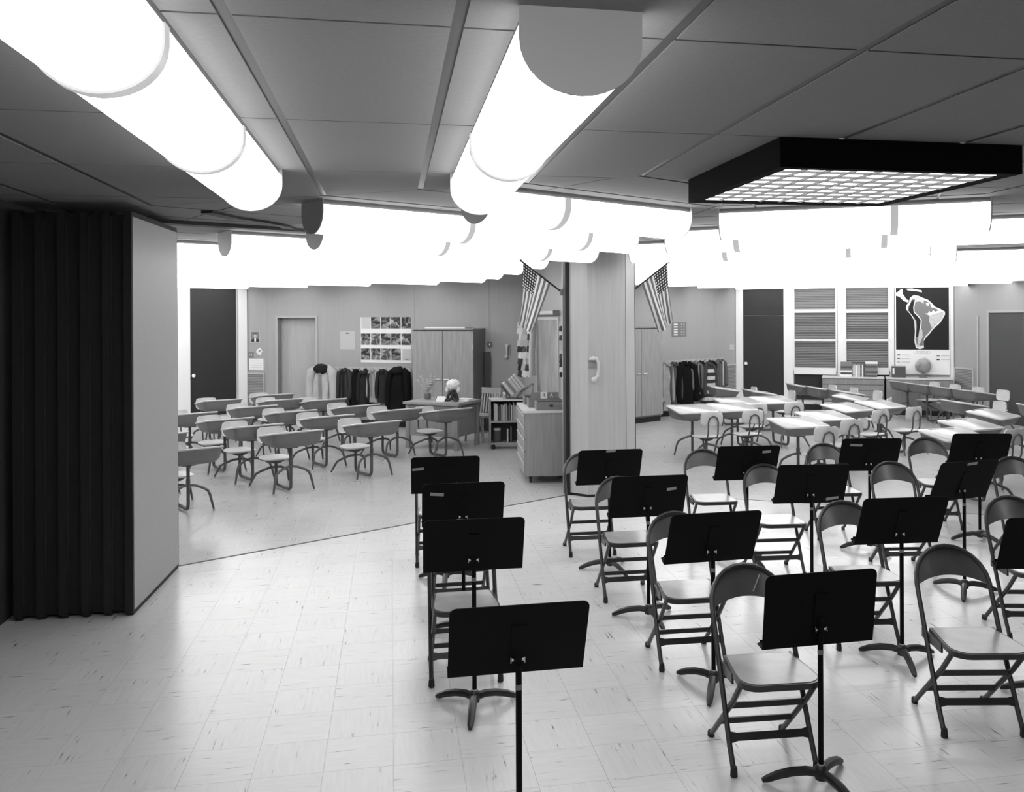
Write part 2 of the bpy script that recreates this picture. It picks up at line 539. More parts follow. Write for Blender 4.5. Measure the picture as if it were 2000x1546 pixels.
# door openings measured on the walls
dl0, dl1 = W_coatL.px(543, 700)[0], W_coatL.px(617, 700)[0]
wl = wall_solid('wall_coat_left', W_coatL, 'wall', holes=[(dl0, dl1, 2.02)])
base_strip('baseboard_left', W_coatL, [(0, dl0 - .06), (dl1 + .06, W_coatL.len)])
wall_solid('wall_coat_right', W_coatR, 'wall')
base_strip('baseboard_right', W_coatR, [(0, W_coatR.len)])
# vertical panel seams of the walls
def battens(name, W, pxs, py=640):
    mb = MB()
    for p in pxs:
        u = W.px(p, py)[0]
        x, y, _ = W.pt(u, 0, 0.002)
        mb.box((x, y, 1.45), (0.008, 0.008, 2.7), W.rz)
    return structure(mb.build(name, 'trimgrey', smooth=False))
battens('trim_1', W_coatL, (521, 809, 955))
battens('trim_2', W_coatR, (1397,))
# chalkboard wall between the two classrooms
axis = Wall((KNEE[0] - VE[0] * -0.0, KNEE[1]), COLM)
W_board = axis.shift(0.07)
mb = MB(); T = Matrix.Translation((axis.p0[0], axis.p0[1], 0)) @ Matrix.Rotation(axis.rz, 4, 'Z')
mb.prism([(0, -.07), (axis.len, -.07), (axis.len, .07), (0, .07)], 0, CEIL, T)
structure(mb.build('wall_chalkboard', 'wall'))
# column at the meeting of the partition lines (local: x to the viewer's right, y away)
colT = Matrix.Translation((COLM[0], COLM[1], 0)) @ Matrix.Rotation(R(-B0), 4, 'Z')
cp = [(-.20, -.31), (.24, -.31), (.395, -.13), (.395, .25), (-.375, .25), (-.375, -.13)]
column = structure(MB().prism(cp, 0.03, CEIL, colT).build('column_post', wood('column_wood', 0.47, 0.42, 0.06, (14, 14, 0.7))))
tag(column, 'pale wood-grained column where the two openings meet')
MB().prism([(-.385, -.15), (-.372, -.15), (-.372, -.10), (-.385, -.10)], 0, CEIL, colT).build('jamb_seal', 'rubber', column)
MB().prism([(-.415, -.14), (-.376, -.14), (-.376, .02), (-.415, .02)], 0, CEIL, colT).build('jamb_seal', 'rubber', column)
MB().prism([(.396, -.12), (.406, -.12), (.406, -.02), (.396, -.02)], 0, CEIL, colT).build('jamb_seal', 'rubber', column)
MB().box(tuple(colT @ Vector((.24, -.311, 1.42))), (0.004, 0.004, 2.7), R(-B0)).build('joint_strip', 'darkg', column)
MB().prism([(x * .97, y * .97) for x, y in cp], 0, 0.03, colT).build('plinth', 'rubber', column)
# remaining shell (mostly out of view)
def shell(name, p, q, mat='wall_dim'):
    return wall_solid(name, Wall(p, q), mat)
shell('wall_left_far', hx(S2, 9.7, -5.6), GL0)
shell('wall_left_near', hx(S2, 4.85, -2.8), hx(S2, 9.7, -5.6))
shell('wall_right_far', W_sideR.p1, hx(S3, 4.85, 2.8))
shell('wall_center_left', hx(S1, 4.85, -5.5), hx(S1, 4.85, 2.8), 'pocket')
shell('wall_center_right', hx(S4, 4.85, -2.8), hx(S4, 4.85, 5.5), 'wall_dim')
shell('wall_center_back', hx(S4, 4.85, 5.5), hx(S1, 4.85, -5.5), 'wall_dim')
# partition tracks: floor strips and ceiling channels
def track(name, ob, t0, t1, z0, z1, wd, mat):
    return structure(MB().prism([hx(ob, APO - wd, t0), hx(ob, APO - wd, t1), hx(ob, APO + wd, t1), hx(ob, APO + wd, t0)], z0, z1).build(name, mat))
track('trim_3', S2, -2.35, 2.45, 0.0, 0.003, .012, 'darkg')
track('trim_4', S3, -2.42, 2.8, 0.0, 0.003, .010, 'mid')
track('trim_5', S2, -2.8, 2.4, CEIL - .03, CEIL, .07, 'pocket')
track('trim_6', S3, -2.4, 2.8, CEIL - .03, CEIL, .07, 'pocket')
sw = MB()
pts = [hx(S2, 4.0, -1.9), hx(S2, 4.25, -1.62), hx(S2, 4.42, -1.30), hx(S2, 4.6, -1.05), hx(S2, 4.8, -.9)]
for i in range(4):
    p, q = Vector(pts[i]), Vector(pts[i + 1])
    n = Vector((-(q - p).y, (q - p).x)).normalized() * .045
    sw.prism([tuple(p - n), tuple(q - n), tuple(q + n), tuple(p + n)], CEIL - .02, CEIL)
structure(sw.build('trim_7', 'pocket', smooth=False))

# ---- glazed wall, right room
def rect_on(W, x0, y0, x1, y1, off=0.0):
    """pixel rectangle -> (u0, u1, h_low, h_high) on the wall"""
    u0, ha = W.px(x0, (y0 + y1) / 2, off)[0], None
    u1 = W.px(x1, (y0 + y1) / 2, off)[0]
    hm = W.px((x0 + x1) / 2, y0, off)[1]; hl = W.px((x0 + x1) / 2, y1, off)[1]
    return u0, u1, hl, hm
def wbox(mb, W, u0, u1, h0, h1, o0, o1):
    """box on the wall, o = distance in front of the wall face"""
    T = Matrix.Translation((W.p0[0], W.p0[1], 0)) @ Matrix.Rotation(W.rz, 4, 'Z')
    return mb.prism([(u0, -o1), (u1, -o1), (u1, -o0), (u0, -o0)], h0, h1, T)

wall_solid('wall_glazed_right', W_glassR, 'white', th=0.10)
U = lambda p, y=650: W_glassR.px(p, y)[0]
# dark door with a transom panel and white posts
def glazed_post(name, W, p0, p1, depth=0.07):
    mb = MB(); wbox(mb, W, W.px(p0, 650)[0], W.px(p1, 650)[0], 0, CEIL, 0, depth)
    return structure(mb.build(name, 'white'))
glazed_post('trim_8', W_glassR, 1438, 1452)
glazed_post('trim_9', W_glassR, 1531, 1549)
glazed_post('trim_10', W_glassR, 1636, 1650)
glazed_post('trim_11', W_glassR, 1738, 1746)
glazed_post('trim_12', W_glassR, 1855, 1862)
def dark_door(name, W, p0, p1, split, knob, h0=0.16):
    d = thing(name, None, None); structure(d)
    u0, u1 = W.px(p0, 650)[0], W.px(p1, 650)[0]
    mb = MB(); wbox(mb, W, u0, u1, h0, split - .005, .005, .035); mb.build('door_leaf', 'dark_door', d)
    mb = MB(); wbox(mb, W, u0, u1, split + .005, CEIL, .005, .030); mb.build('transom_panel', 'dark_door', d)
    ku = W.px(*knob)[0]; kh = W.px(*knob)[1]
    x, y, _ = W.pt(ku, kh, 0.045)
    k = MB().lathe([(0.012, 0.0), (0.012, .03), (.03, .035), (.036, .05), (.028, .066), (.005, .07)], 12).build('door_knob', 'knobw', d)
    k.location = (x, y, kh); k.rotation_euler = (PI / 2, 0, W.rz)
    return d
dark_door('door_3', W_glassR, 1452, 1531, W_glassR.px(1490, 616)[1], (1458, 709))
# two windows with closed slat blinds in three lights each
def window(name, W, p0, p1, rails, top_y, bot_y):
    wn = thing(name, None, None); structure(wn)
    u0, u1 = W.px(p0, 650)[0], W.px(p1, 650)[0]
    pm = (p0 + p1) / 2
    ys = [top_y] + list(rails) + [bot_y]
    hs = [W.px(pm, y)[1] for y in ys]
    hs[0] = CEIL
    mb = MB(); wbox(mb, W, u0, u1, hs[-1], hs[0], .002, .006); mb.build('pane', 'glass', wn)
    fr = MB(); wbox(fr, W, u0 - .02, u0 + .012, hs[-1], hs[0], .006, .06); wbox(fr, W, u1 - .012, u1 + .02, hs[-1], hs[0], .006, .06)
    fr.build('frame', 'white', wn)
    for i, hh in enumerate(hs[1:]):
        t = .035 if i == 0 else (.022 if i == 1 else .07)
        mb = MB(); wbox(mb, W, u0, u1, hh - t, hh + t, .006, .065 if i < 2 else .09); mb.build('rail' if i < 2 else 'window_sill', 'white', wn)
    for a, b in zip(hs[1:], hs[:-1]):
        mb = MB(); n = int((b - a) / .034)
        for k in range(n):
            z = a + (k + .5) * (b - a) / n
            T = Matrix.Translation(W.pt((u0 + u1) / 2, z, .025)) @ Matrix.Rotation(W.rz, 4, 'Z') @ Matrix.Rotation(R(62), 4, 'X')
            hw, hd = (u1 - u0) / 2 - .015, .0150
            mb.add([T @ Vector(q) for q in ((-hw, -hd, 0), (hw, -hd, 0), (hw, hd, 0.002), (-hw, hd, 0.002))], [(0, 1, 2, 3)])
        s = mb.build('blind', 'blind', wn, smooth=False); s['kind'] = 'stuff'
    for hh in hs[1:3]:
        x, y, _ = W.pt(u1 + .02, hh + .03, .08)
        MB().tube([(x - .05, y, hh + .05), (x, y, hh + .02), (x + .03, y, hh - .02)], .008, 6).build('latch', 'white', wn)
    mb = MB(); wbox(mb, W, u0, u1, .22, hs[-1] - .075, .004, .02); mb.build('lower_panel', 'dark_door', wn)
    return wn
window('window_1', W_glassR, 1551, 1633, (607, 664), 540, 724)
window('window_2', W_glassR, 1652, 1736, (607, 664), 540, 724)
base_strip('baseboard_back', W_glassR, [(0, W_glassR.len)], h=.12)
# side wall at the far right with a door
wall_solid('wall_side_right', W_sideR, 'wall')
sd = thing('door_4', None, None); structure(sd)
u0 = W_sideR.px(1935, 650)[0]
mb = MB(); wbox(mb, W_sideR, u0, u0 + .95, 0, 2.05, .003, .03); mb.build('door_leaf', 'darkg', sd)
mb = MB(); wbox(mb, W_sideR, u0 - .05, u0, 0, 2.1, .003, .05); wbox(mb, W_sideR, u0 + .95, u0 + 1.0, 0, 2.1, .003, .05); wbox(mb, W_sideR, u0, u0 + .95, 2.05, 2.1, .003, .05)
mb.build('door_frame', 'trimgrey', sd)
# glazed wall, left room
wall_solid('wall_glazed_left', W_glassL, 'white', th=0.10)
glazed_post('trim_13', W_glassL, 463, 480)
glazed_post('trim_14', W_glassL, 330, 369)
dark_door('door_2', W_glassL, 370, 460, 2.75, (375, 733))
# recessed pale door in the left coat wall
d1 = thing('door_1', None, None); structure(d1)
T = Matrix.Translation((W_coatL.p0[0], W_coatL.p0[1], 0)) @ Matrix.Rotation(W_coatL.rz, 4, 'Z')
MB().prism([(dl0, .16), (dl1, .16), (dl1, .20), (dl0, .20)], 0, 2.02, T).build('door_leaf', 'door', d1)
mb = MB()
mb.prism([(dl0 - .05, -.015), (dl0, -.015), (dl0, .2), (dl0 - .05, .2)], 0, 2.07, T)
mb.prism([(dl1, -.015), (dl1 + .05, -.015), (dl1 + .05, .2), (dl1, .2)], 0, 2.07, T)
mb.prism([(dl0, -.015), (dl1, -.015), (dl1, .2), (dl0, .2)], 2.02, 2.07, T)
mb.build('door_frame', 'trimgrey', d1)

# ------------------------------------------------------------------ folding partition stacked at the left vertex
stack = thing('folding_partition', 'tall grey folding partition panels stacked beside the left opening', 'partition')
pA, pB = on_height(263, 1200), on_height(349, 1109)
PW = Wall(pA, pB)
def pnl(off, near, mat='panel', name='panel', th=.055):
    x0 = near; x1 = PW.len
    mb = MB(); wbox(mb, PW, x0, x1, .035, 2.70, off - th, off)
    p = mb.build(name, mat, stack)
    e = MB(); wbox(e, PW, x1, x1 + .022, .02, 2.72, off - th, off - .004); wbox(e, PW, x0 - .02, x0, .02, 2.72, off - th, off - .004)
    e.build('edge_seal', 'rubber', p)
    b = MB(); wbox(b, PW, x0 - .01, x1 + .012, .003, .035, off - th + .008, off - .004); wbox(b, PW, x0 - .01, x1 + .012, 2.70, 2.735, off - th + .008, off - .004)
    b.build('sweep_seal', 'rubber', p)
pnl(0.0, 0.0)
for k in range(1, 6):
    f = MB(); wbox(f, PW, .03, PW.len, .02, 2.72, -.14 * k, -.14 * k + .084); f.build('gap_filler', 'rubber', stack)  # black filler added for the shade in the gaps between folded panels
    pnl(-.14 * k, .012, 'pocket')  # rear panels coloured dark: the unlit recess is put into their colour

# ------------------------------------------------------------------ ceiling fixtures
FHW, FDEP, FHOUS = .157, .185, .035
def u_profile(hw, dep, n=16):
    st = .05
    pts = [(hw, 0), (hw, -st)]
    for i in range(1, n):
        a = PI * i / n
        pts.append((hw * math.cos(a), -st - (dep - st) * math.sin(a)))
    return pts + [(-hw, -st), (-hw, 0)]
def fixture(ob, out, t0, t1, seams, label, group='tubular ceiling lights'):
    c = hx(ob, out, 0)
    tan = bear(ob + 90)
    rz = math.atan2(tan[1], tan[0])
    f = thing('ceiling_light', label, 'ceiling light', (c[0], c[1], CEIL), rz, group)
    # local x along the fixture, y across, z up
    MB().box(((t0 + t1) / 2, 0, -FHOUS / 2), (t1 - t0, FHW * 2 - .02, FHOUS)).build('housing', 'housing', f)
    prof = u_profile(FHW, FDEP)
    cuts = [t0 + .006] + list(seams) + [t1 - .006]
    for a, b in zip(cuts[:-1], cuts[1:]):
        rings = [[(x, p[0], -FHOUS + p[1]) for p in prof] for x in (a, b)]
        n = len(prof); m = MB()
        m.add(rings[0] + rings[1], [(i, i + 1, n + i + 1, n + i) for i in range(n - 1)])
        m.build('lens', 'lens', f, smooth=True, sharp=60)
    band = u_profile(FHW + .007, FDEP + .007)
    for sx in seams:
        rings = [[(x, p[0], -FHOUS + p[1]) for p in band] for x in (sx - .025, sx + .025)]
        n = len(band); m = MB()
        m.add(rings[0] + rings[1], [(i, i + 1, n + i + 1, n + i) for i in range(n - 1)])
        for e_, r_ in ((0, rings[0]), (1, rings[1])):
            inn = [(r_[0][0], p[0], -FHOUS + p[1]) for p in prof]
            m.add(r_ + inn, [(i, i + 1, n + i + 1, n + i) for i in range(n - 1)])
        m.build('lens_band', 'seam', f, smooth=True, sharp=60)
    capo = [(p[0], p[1] - FHOUS) for p in u_profile(FHW + .006, FDEP + .006)] + [(-FHW - .006, 0), (FHW + .006, 0)]
    for x, sgn in ((t0, -1), (t1, 1)):
        T = Matrix.Translation((x - .004, 0, 0)) @ Matrix(((0, 0, 1, 0), (1, 0, 0, 0), (0, 1, 0, 0), (0, 0, 0, 1)))
        MB().prism(capo, 0, .008, T).build('end_cap', 'cap', f)
    return f
fixture(S1, 3.05, -4.27, .61, (-3.05, -1.83, -.61), 'long tubular ceiling light running out of the upper left corner')
fixture(S1, 1.83, -2.03, .61, (-.61,), 'large tubular ceiling light overhead with its grey end cap facing us')
fixture(S2, 1.83, -1.03, .79, (-.42,), 'short tubular ceiling light nearest the louvred square light, left of it')
fixture(S2, 3.05, -1.52, 1.51, (-.30, .92), 'tubular ceiling light with dark end cap, second row before left opening')
fixture(S2, 4.27, -.93, 2.18, (.29, 1.51), 'tubular ceiling light closest to the left opening track')
ends2 = [(5.49, -1.23, 2.53), (6.71, -3.4, 3.14), (7.93, -3.9, 3.72), (9.15, -4.2, 4.30), (10.37, -4.2, 4.20), (11.59, -3.6, 3.55), (12.81, -3.0, 2.92), (14.03, -2.4, 2.28)]
ordn = ['first', 'second', 'third', 'fourth', 'fifth', 'sixth', 'seventh', 'eighth']
for k, (o_, a, b) in enumerate(ends2):
    fixture(S2, o_, a, b, (), '%s row of tubular ceiling light counted into the left classroom' % ordn[k], 'left classroom lights')
fixture(S3, 1.83, -.88, .946, (.336,), 'short tubular ceiling light just behind the louvred square light')
fixture(S3, 3.05, -1.55, 1.52, (-.92, .30), 'tubular ceiling light second row before the right opening')
fixture(S3, 4.27, -2.2, .74, (-1.2, 0.0), 'tubular ceiling light closest to the right opening track')
ends3 = [(5.49, -2.53, 1.08), (6.71, -3.14, 3.4), (7.93, -3.72, 3.9), (9.15, -4.30, 4.2), (10.37, -4.20, 4.0), (11.59, -3.6, 3.3), (12.81, -3.0, 2.7), (14.03, -2.4, 2.1)]
for k, (o_, a, b) in enumerate(ends3):
    fixture(S3, o_, a, b, (), '%s row of tubular ceiling light counted into the right classroom' % ordn[k], 'right classroom lights')
fixture(B0, -3.3, -3.2, -.8, (-2.0,), 'added unseen tubular light behind the viewpoint, brightening the near end cap')  # added lamp, out of view, to light the near fixture's end cap
fixture(S4, 3.05, -1.5, 2.8, (0.0, 1.3), 'tubular ceiling light beyond the right edge of the room view')

# louvred square light in the middle
lt = thing('louvre_light', 'square black-framed ceiling light with a white louvre grid', 'ceiling light', (HC[0], HC[1], CEIL), R(-B0))
HS, DR = .61, .135
for (cx, cy, sx, sy) in ((0, -HS + .01, 2 * HS, .02), (0, HS - .01, 2 * HS, .02), (-HS + .01, 0, .02, 2 * HS - .04), (HS - .01, 0, .02, 2 * HS - .04)):
    MB().box((cx, cy, -DR / 2), (sx, sy, DR)).build('frame_side', 'crate', lt)
rim = MB()
for (cx, cy, sx, sy) in ((0, -HS + .035, 2 * HS - .04, .03), (0, HS - .035, 2 * HS - .04, .03), (-HS + .035, 0, .03, 2 * HS - .1), (HS - .035, 0, .03, 2 * HS - .1)):
    rim.box((cx, cy, -DR + .004), (sx, sy, .008))
rim.build('frame_rim', 'crate', lt)
MB().box((0, 0, -DR + .022), (2 * HS - .05, 2 * HS - .05, .010)).build('tube_panel', 'tubes', lt)
NB = 9
for k in range(1, NB):
    p = -HS + .05 + k * (2 * HS - .1) / NB
    MB().box((p, 0, -DR + .0115), (.006, 2 * HS - .05, .011)).build('louvre', 'louvre', lt)
    MB().box((0, p, -DR + .0115), (2 * HS - .05, .006, .011)).build('louvre', 'louvre', lt)

# ------------------------------------------------------------------ music stands
TILT = 20
def make_stand():
    """local: player side is +y, viewer side -y; post at the origin"""
    t = thing('music_stand', '', 'music stand')
    for k in range(3):
        a = R(-90 + 120 * k)
        d = Vector((math.cos(a), math.sin(a), 0))
        pts = [d * .01 + Vector((0, 0, .062)), d * .06 + Vector((0, 0, .066)), d * .12 + Vector((0, 0, .058)), d * .18 + Vector((0, 0, .040)), d * .225 + Vector((0, 0, .020)), d * .245 + Vector((0, 0, .012))]
        MB().tube(pts, [.020, .020, .020, .019, .016, .010], 8).build('leg', 'standbase', t)
    MB().lathe([(.026, .035), (.030, .06), (.026, .085), (.016, .095)], 10).build('hub', 'standbase', t)
    MB().lathe([(.0145, .094), (.0145, .100)], 10).build('hub_ring', 'lightg', t)
    MB().tube([(0, 0, .095), (0, 0, .72)], .0118, 10).build('post', 'stand', t)
    MB().lathe([(.0125, .635), (.0125, .655)], 10).build('collar', 'mid', t)
    T = Matrix.Translation((0, 0.0, .82)) @ Matrix.Rotation(R(TILT), 4, 'X') @ XZ
    dk = MB().prism(rrect(.515, .325, .028, 5, corners=(1, 1, 0, 0)), -.002, .002, T).build('desk', 'stand', t)
    lip = MB(); TL = Matrix.Translation((0, 0.0, .82)) @ Matrix.Rotation(R(TILT), 4, 'X')
    lip.add([TL @ Vector(p) for p in ((-.2575, 0, -.1625), (.2575, 0, -.1625), (.2575, .052, -.1600), (.24, .060, -.1595), (-.24, .060, -.1595), (-.2575, .052, -.16))], [(0, 1, 2, 3, 4, 5)])
    lip.add([TL @ Vector(p) for p in ((-.24, .060, -.1595), (.24, .060, -.1595), (.24, .060, -.150), (-.24, .060, -.150))], [(0, 1, 2, 3)])
    lip.build('music_shelf', 'stand', dk, smooth=False)
    MB().box(tuple(TL @ Vector((0, -.004, -.03))), (.055, .004, .20), 0, Matrix.Rotation(R(TILT), 4, 'X')).build('back_plate', 'stand', dk)
    for sx in (-1, 1):
        c = TL @ Vector((sx * .020, -.013, -.085))
        MB().lathe([(.006, -.005), (.006, .004), (.003, .006)], 8).build('wing_screw', 'screw', dk).matrix_local = Matrix.Translation(c) @ Matrix.Rotation(PI / 2, 4, 'X')
        MB().box((0, 0, 0), (.003, .008, .022)).build('wing_screw', 'screw', dk).matrix_local = Matrix.Translation(c + Vector((sx * .006, -.004, 0)))
    return t
TL0 = Matrix.Translation((0, 0.0, .82)) @ Matrix.Rotation(R(TILT), 4, 'X')
stand0 = make_stand()
used = [False]
def stand(x, y, rz, label, legrot=0.0, tilt=None, dz=0.0, tape=None):
    s = stand0 if not used[0] else copy_tree(stand0)
    used[0] = True
    at(s, (x, y, 0), R(rz)); tag(s, label, 'music stand', 'black music stands')
    for ch in s.children:
        n = ch.name.split('.')[0]
        if n == 'leg':
            ch.rotation_euler = (0, 0, R(legrot))
        if n in ('desk', 'collar') and dz:
            ch.location.z += dz
        if n == 'desk' and tilt is not None:
            ch.matrix_local = Matrix.Translation((0, 0, .82 + dz)) @ Matrix.Rotation(R(tilt - TILT), 4, 'X') @ Matrix.Translation((0, 0, -.82))
        if n == 'desk' and tape:
            tx, tz, ta, tw = tape
            q = TL0 @ Vector((tx, -.0028, tz))
            mb = MB().box((0, 0, 0), (tw, .001, .022))
            o = mb.build('tape_strip', 'tape', ch)
            o.matrix_local = Matrix.Translation(q) @ Matrix.Rotation(R(TILT), 4, 'X') @ Matrix.Rotation(R(ta), 4, 'Y')
    return s
def on_floor(px, py): return on_height(px, py, 0)
p = on_height(1013, 1250, .80)
stand(p[0], 3.22, 10.6, 'black music stand lowest in view at left, post running off the bottom edge', 0, tilt=24, dz=-.008)
p = on_floor(927, 1383); stand(p[0], p[1], 9, 'music stand whose whole three-footed base shows at front left', -9, dz=.026)
p = on_floor(906, 1240); stand(p[0], p[1], 10, 'music stand with slanting tape at its upper left, middle of left file', 0, dz=.013, tape=(-.165, .085, 6, .085))
p = on_floor(871, 1136); stand(p[0], p[1], 9, 'farthest music stand of the left file, short tape near its left edge', -5, tape=(-.205, .06, -5, .085))
p = on_floor(1191, 1112); stand(p[0], p[1], 9, 'music stand in front of the column with tape on its top edge', 20, tape=(0.0, .152, -2, .075))
p = on_floor(1267, 1208); stand(p[0], p[1], 9, 'music stand with tape at upper right, second ahead of the column', 8, tape=(.155, .055, -8, .065))
p = on_floor(1394, 1343); stand(p[0], p[1], 12, 'music stand before the third chair of the column file', -28)
stand(1.125, 3.70, 12, 'large black music stand at bottom right overlapping the nearest chair', 10, tilt=7, dz=-.062)
p = on_floor(1460, 1099); stand(p[0], p[1], 6, 'small music stand with tape at top right beside the left pair of desks', 15, tape=(.15, .105, -4, .07))
p = on_floor(1586, 1168); stand(p[0], p[1], 4, 'music stand with tape low on its right side, middle of second file', 25, tape=(.17, -.125, -8, .09))
p = on_floor(1762, 1290); stand(p[0], p[1], 6, 'music stand standing left of the right front chair, base fully visible', -12)
p = on_floor(1699, 1073); stand(p[0], p[1], 2, 'far music stand with tape at upper left, below the student desks', 20, tape=(-.13, .10, 3, .105))
p = on_floor(1884, 1157); stand(p[0], p[1], 18, 'music stand at right with tape at top centre, base under the right front chair back', -45, tape=(.02, .14, -3, .085))
p = on_floor(1914, 1056); stand(p[0], p[1], -2, 'farthest music stand by the right edge, under the light desk tops', 25)
stand(2.58, 4.52, -3, 'music stand cut by the right edge beside the nearest right chair', 0)

# ------------------------------------------------------------------ folding chairs
def make_chair():
    """local: faces -y; front feet at y = 0, x = +-.19"""
    t = thing('folding_chair', '', 'chair')
    HW = .188
    def ty(z): return .02 + .375 * (z / .8) ** 1.02
    pts = [(-HW, ty(0) - .02, .015), (-HW, ty(.12) - .01, .12), (-HW * .985, ty(.42), .42), (-HW * .985, ty(.60), .60)]
    arc = []
    for i in range(0, 13):
        a = PI - PI * i / 12
        arc.append((HW * .985 * math.cos(a), ty(.63 + .17 * math.sin(a)) + .018 * math.sin(a), .635 + .165 * math.sin(a)))
    pts = pts + arc + [(-p[0], p[1], p[2]) for p in pts[::-1]]
    MB().tube(pts, .0125, 8).build('back_frame', 'ctube', t)
    # backrest: bowed sheet inside the arch
    rows = []
    NX, NZ = 14, 6
    for iz in range(NZ + 1):
        row = []
        for ix in range(NX + 1):
            x = -.178 + .356 * ix / NX
            k = min(1, abs(x) / .180)
            top = .635 + .158 * math.sqrt(max(0, 1 - k ** 2))
            bot = .665 - .035 * k ** 2
            top = max(top, bot + .004)
            z = bot + (top - bot) * iz / NZ
            y = ty(z) + .035 * (1 - k ** 2) - .004
            row.append((x, y, z))
        rows.append(row)
    b = MB().sheet(rows)
    b.sheet([[(x, y + .006, z) for x, y, z in r][::-1] for r in rows])
    b.build('backrest', 'cback', t, smooth=True, sharp=60)
    # seat
    def seat_out(g):
        o = [(-.158 + g, .235 - g), (-.178 + g, .05)]
        r = .075
        for i in range(6):
            a = PI + i * PI / 10
            o.append((-.183 + g + r + (r - 0) * math.cos(a), -.115 + g + r + r * math.sin(a)))
        o2 = [(-x, y) for x, y in o[::-1]]
        return o + o2
    MB().prism(seat_out(0), .412, .438).build('seat_rim', 'ctube', t)
    MB().prism(seat_out(.010), .4381, .4405).build('seat', 'cseat', t)
    for s in (-1, 1):
        MB().tube([(s * .172, -.045, .415), (s * .172, .06, .30), (s * .176, .365, .018)], .0125, 8).build('rear_leg', 'ctube', t)
        MB().lathe([(.013, 0), (.017, .004), (.017, .022), (.014, .03)], 8, (s * .176, .372, 0)).build('foot', 'cfoot', t)
        MB().lathe([(.013, 0), (.017, .004), (.016, .03), (.0135, .045)], 8, (s * HW, 0.003, 0)).build('foot', 'cfoot', t)
        MB().box((s * .176, .16, .405), (.010, .22, .045)).build('seat_hinge', 'ctube', t)
    cb = [(-HW, -.026), (-HW * .8, -.017), (HW * .8, -.017), (HW, -.026), (HW, .026), (HW * .8, .017), (-HW * .8, .017), (-HW, .026)]
    MB().prism(cb, -.004, .004, Matrix.Translation((0, ty(.14) - .015, .14)) @ Matrix.Rotation(R(-25), 4, 'X') @ XZ).build('front_stretcher', 'ctube', t)
    for z, w in ((.27, .172), (.135, .175)):
        y = .06 + .305 * (.30 - z) / .282
        MB().box((0, y, z), (2 * w, .010, .026)).build('rear_stretcher', 'ctube', t)
    return t
chair0 = make_chair()
cused = [False]
def chair(fl, fr, label, rz=None):
    """front-left and front-right foot pixels (either may be None) or a floor point"""
    c = chair0 if not cused[0] else copy_tree(chair0)
    cused[0] = True
    x, y = fl
    at(c, (x, y, 0), R(rz))
    tag(c, label, 'chair', 'metal folding chairs')
    return c
def foot_centre(px, py, rz, side):
    x, y = on_floor(px, py)
    return (x - side * .188 * math.cos(R(rz)), y - side * .188 * math.sin(R(rz)))
CH = [  # foot pixel, side (-1 left foot, 1 right foot), turn, label
    (843, 1342, -1, 10.6, 'folding chair of the left file nearest us, light seat behind a stand post'),
    (847, 1203, -1, 10.6, 'folding chair mostly hidden behind the middle stands of the left file'),
    (815, 1108, -1, 10.6, 'farthest folding chair of the left file, only its left legs showing'),
    (1115, 1088, -1, 9, 'folding chair right beside the column foot'),
    (1183, 1177, -1, 9, 'second folding chair of the file running from the column'),
    (1293, 1311, -1, 8, 'third folding chair of the column file, bright seat'),
    (1434, 1517, -1, 7, 'nearest folding chair, pale scratch across its backrest'),
    (1572, 1128, 1, 5, 'second folding chair of the middle file, behind a taped stand'),
    (1639, 1270, -1, 4, 'folding chair of the middle file showing above the large front stand'),
    (1845, 1440, -1, 0, 'large folding chair at the right front with full backrest'),
    (1600, 1055, -1, 3, 'far folding chair peeping above a stand below the clustered desks'),
    (1735, 1122, -1, 2, 'folding chair with glossy back behind the stand beside the right front chair'),
    (1880, 1035, 1, -2, 'far right folding chair with dark back beside a light desk'),
    (1973, 1250, -1, -2, 'folding chair cut by the right edge, above the right front chair'),
]
for (px, py, sd, rz, lab) in CH:
    c = chair(foot_centre(px, py, rz, sd), None, lab, rz)
    if 'scratch' in lab:
        MB().box((0, 0, 0), (.006, .001, .085)).build('scratch_mark', 'lightg', c).matrix_local = Matrix.Translation((.048, .362, .725)) @ Matrix.Rotation(R(22), 4, 'Y')
p = (1.37, 7.45); chair(p, None, 'folding chair of the middle file in front of the leftmost student desk', 5)
chair((3.84, 6.95), None, 'folding chair at the right edge between two stands, backrest only', -3)

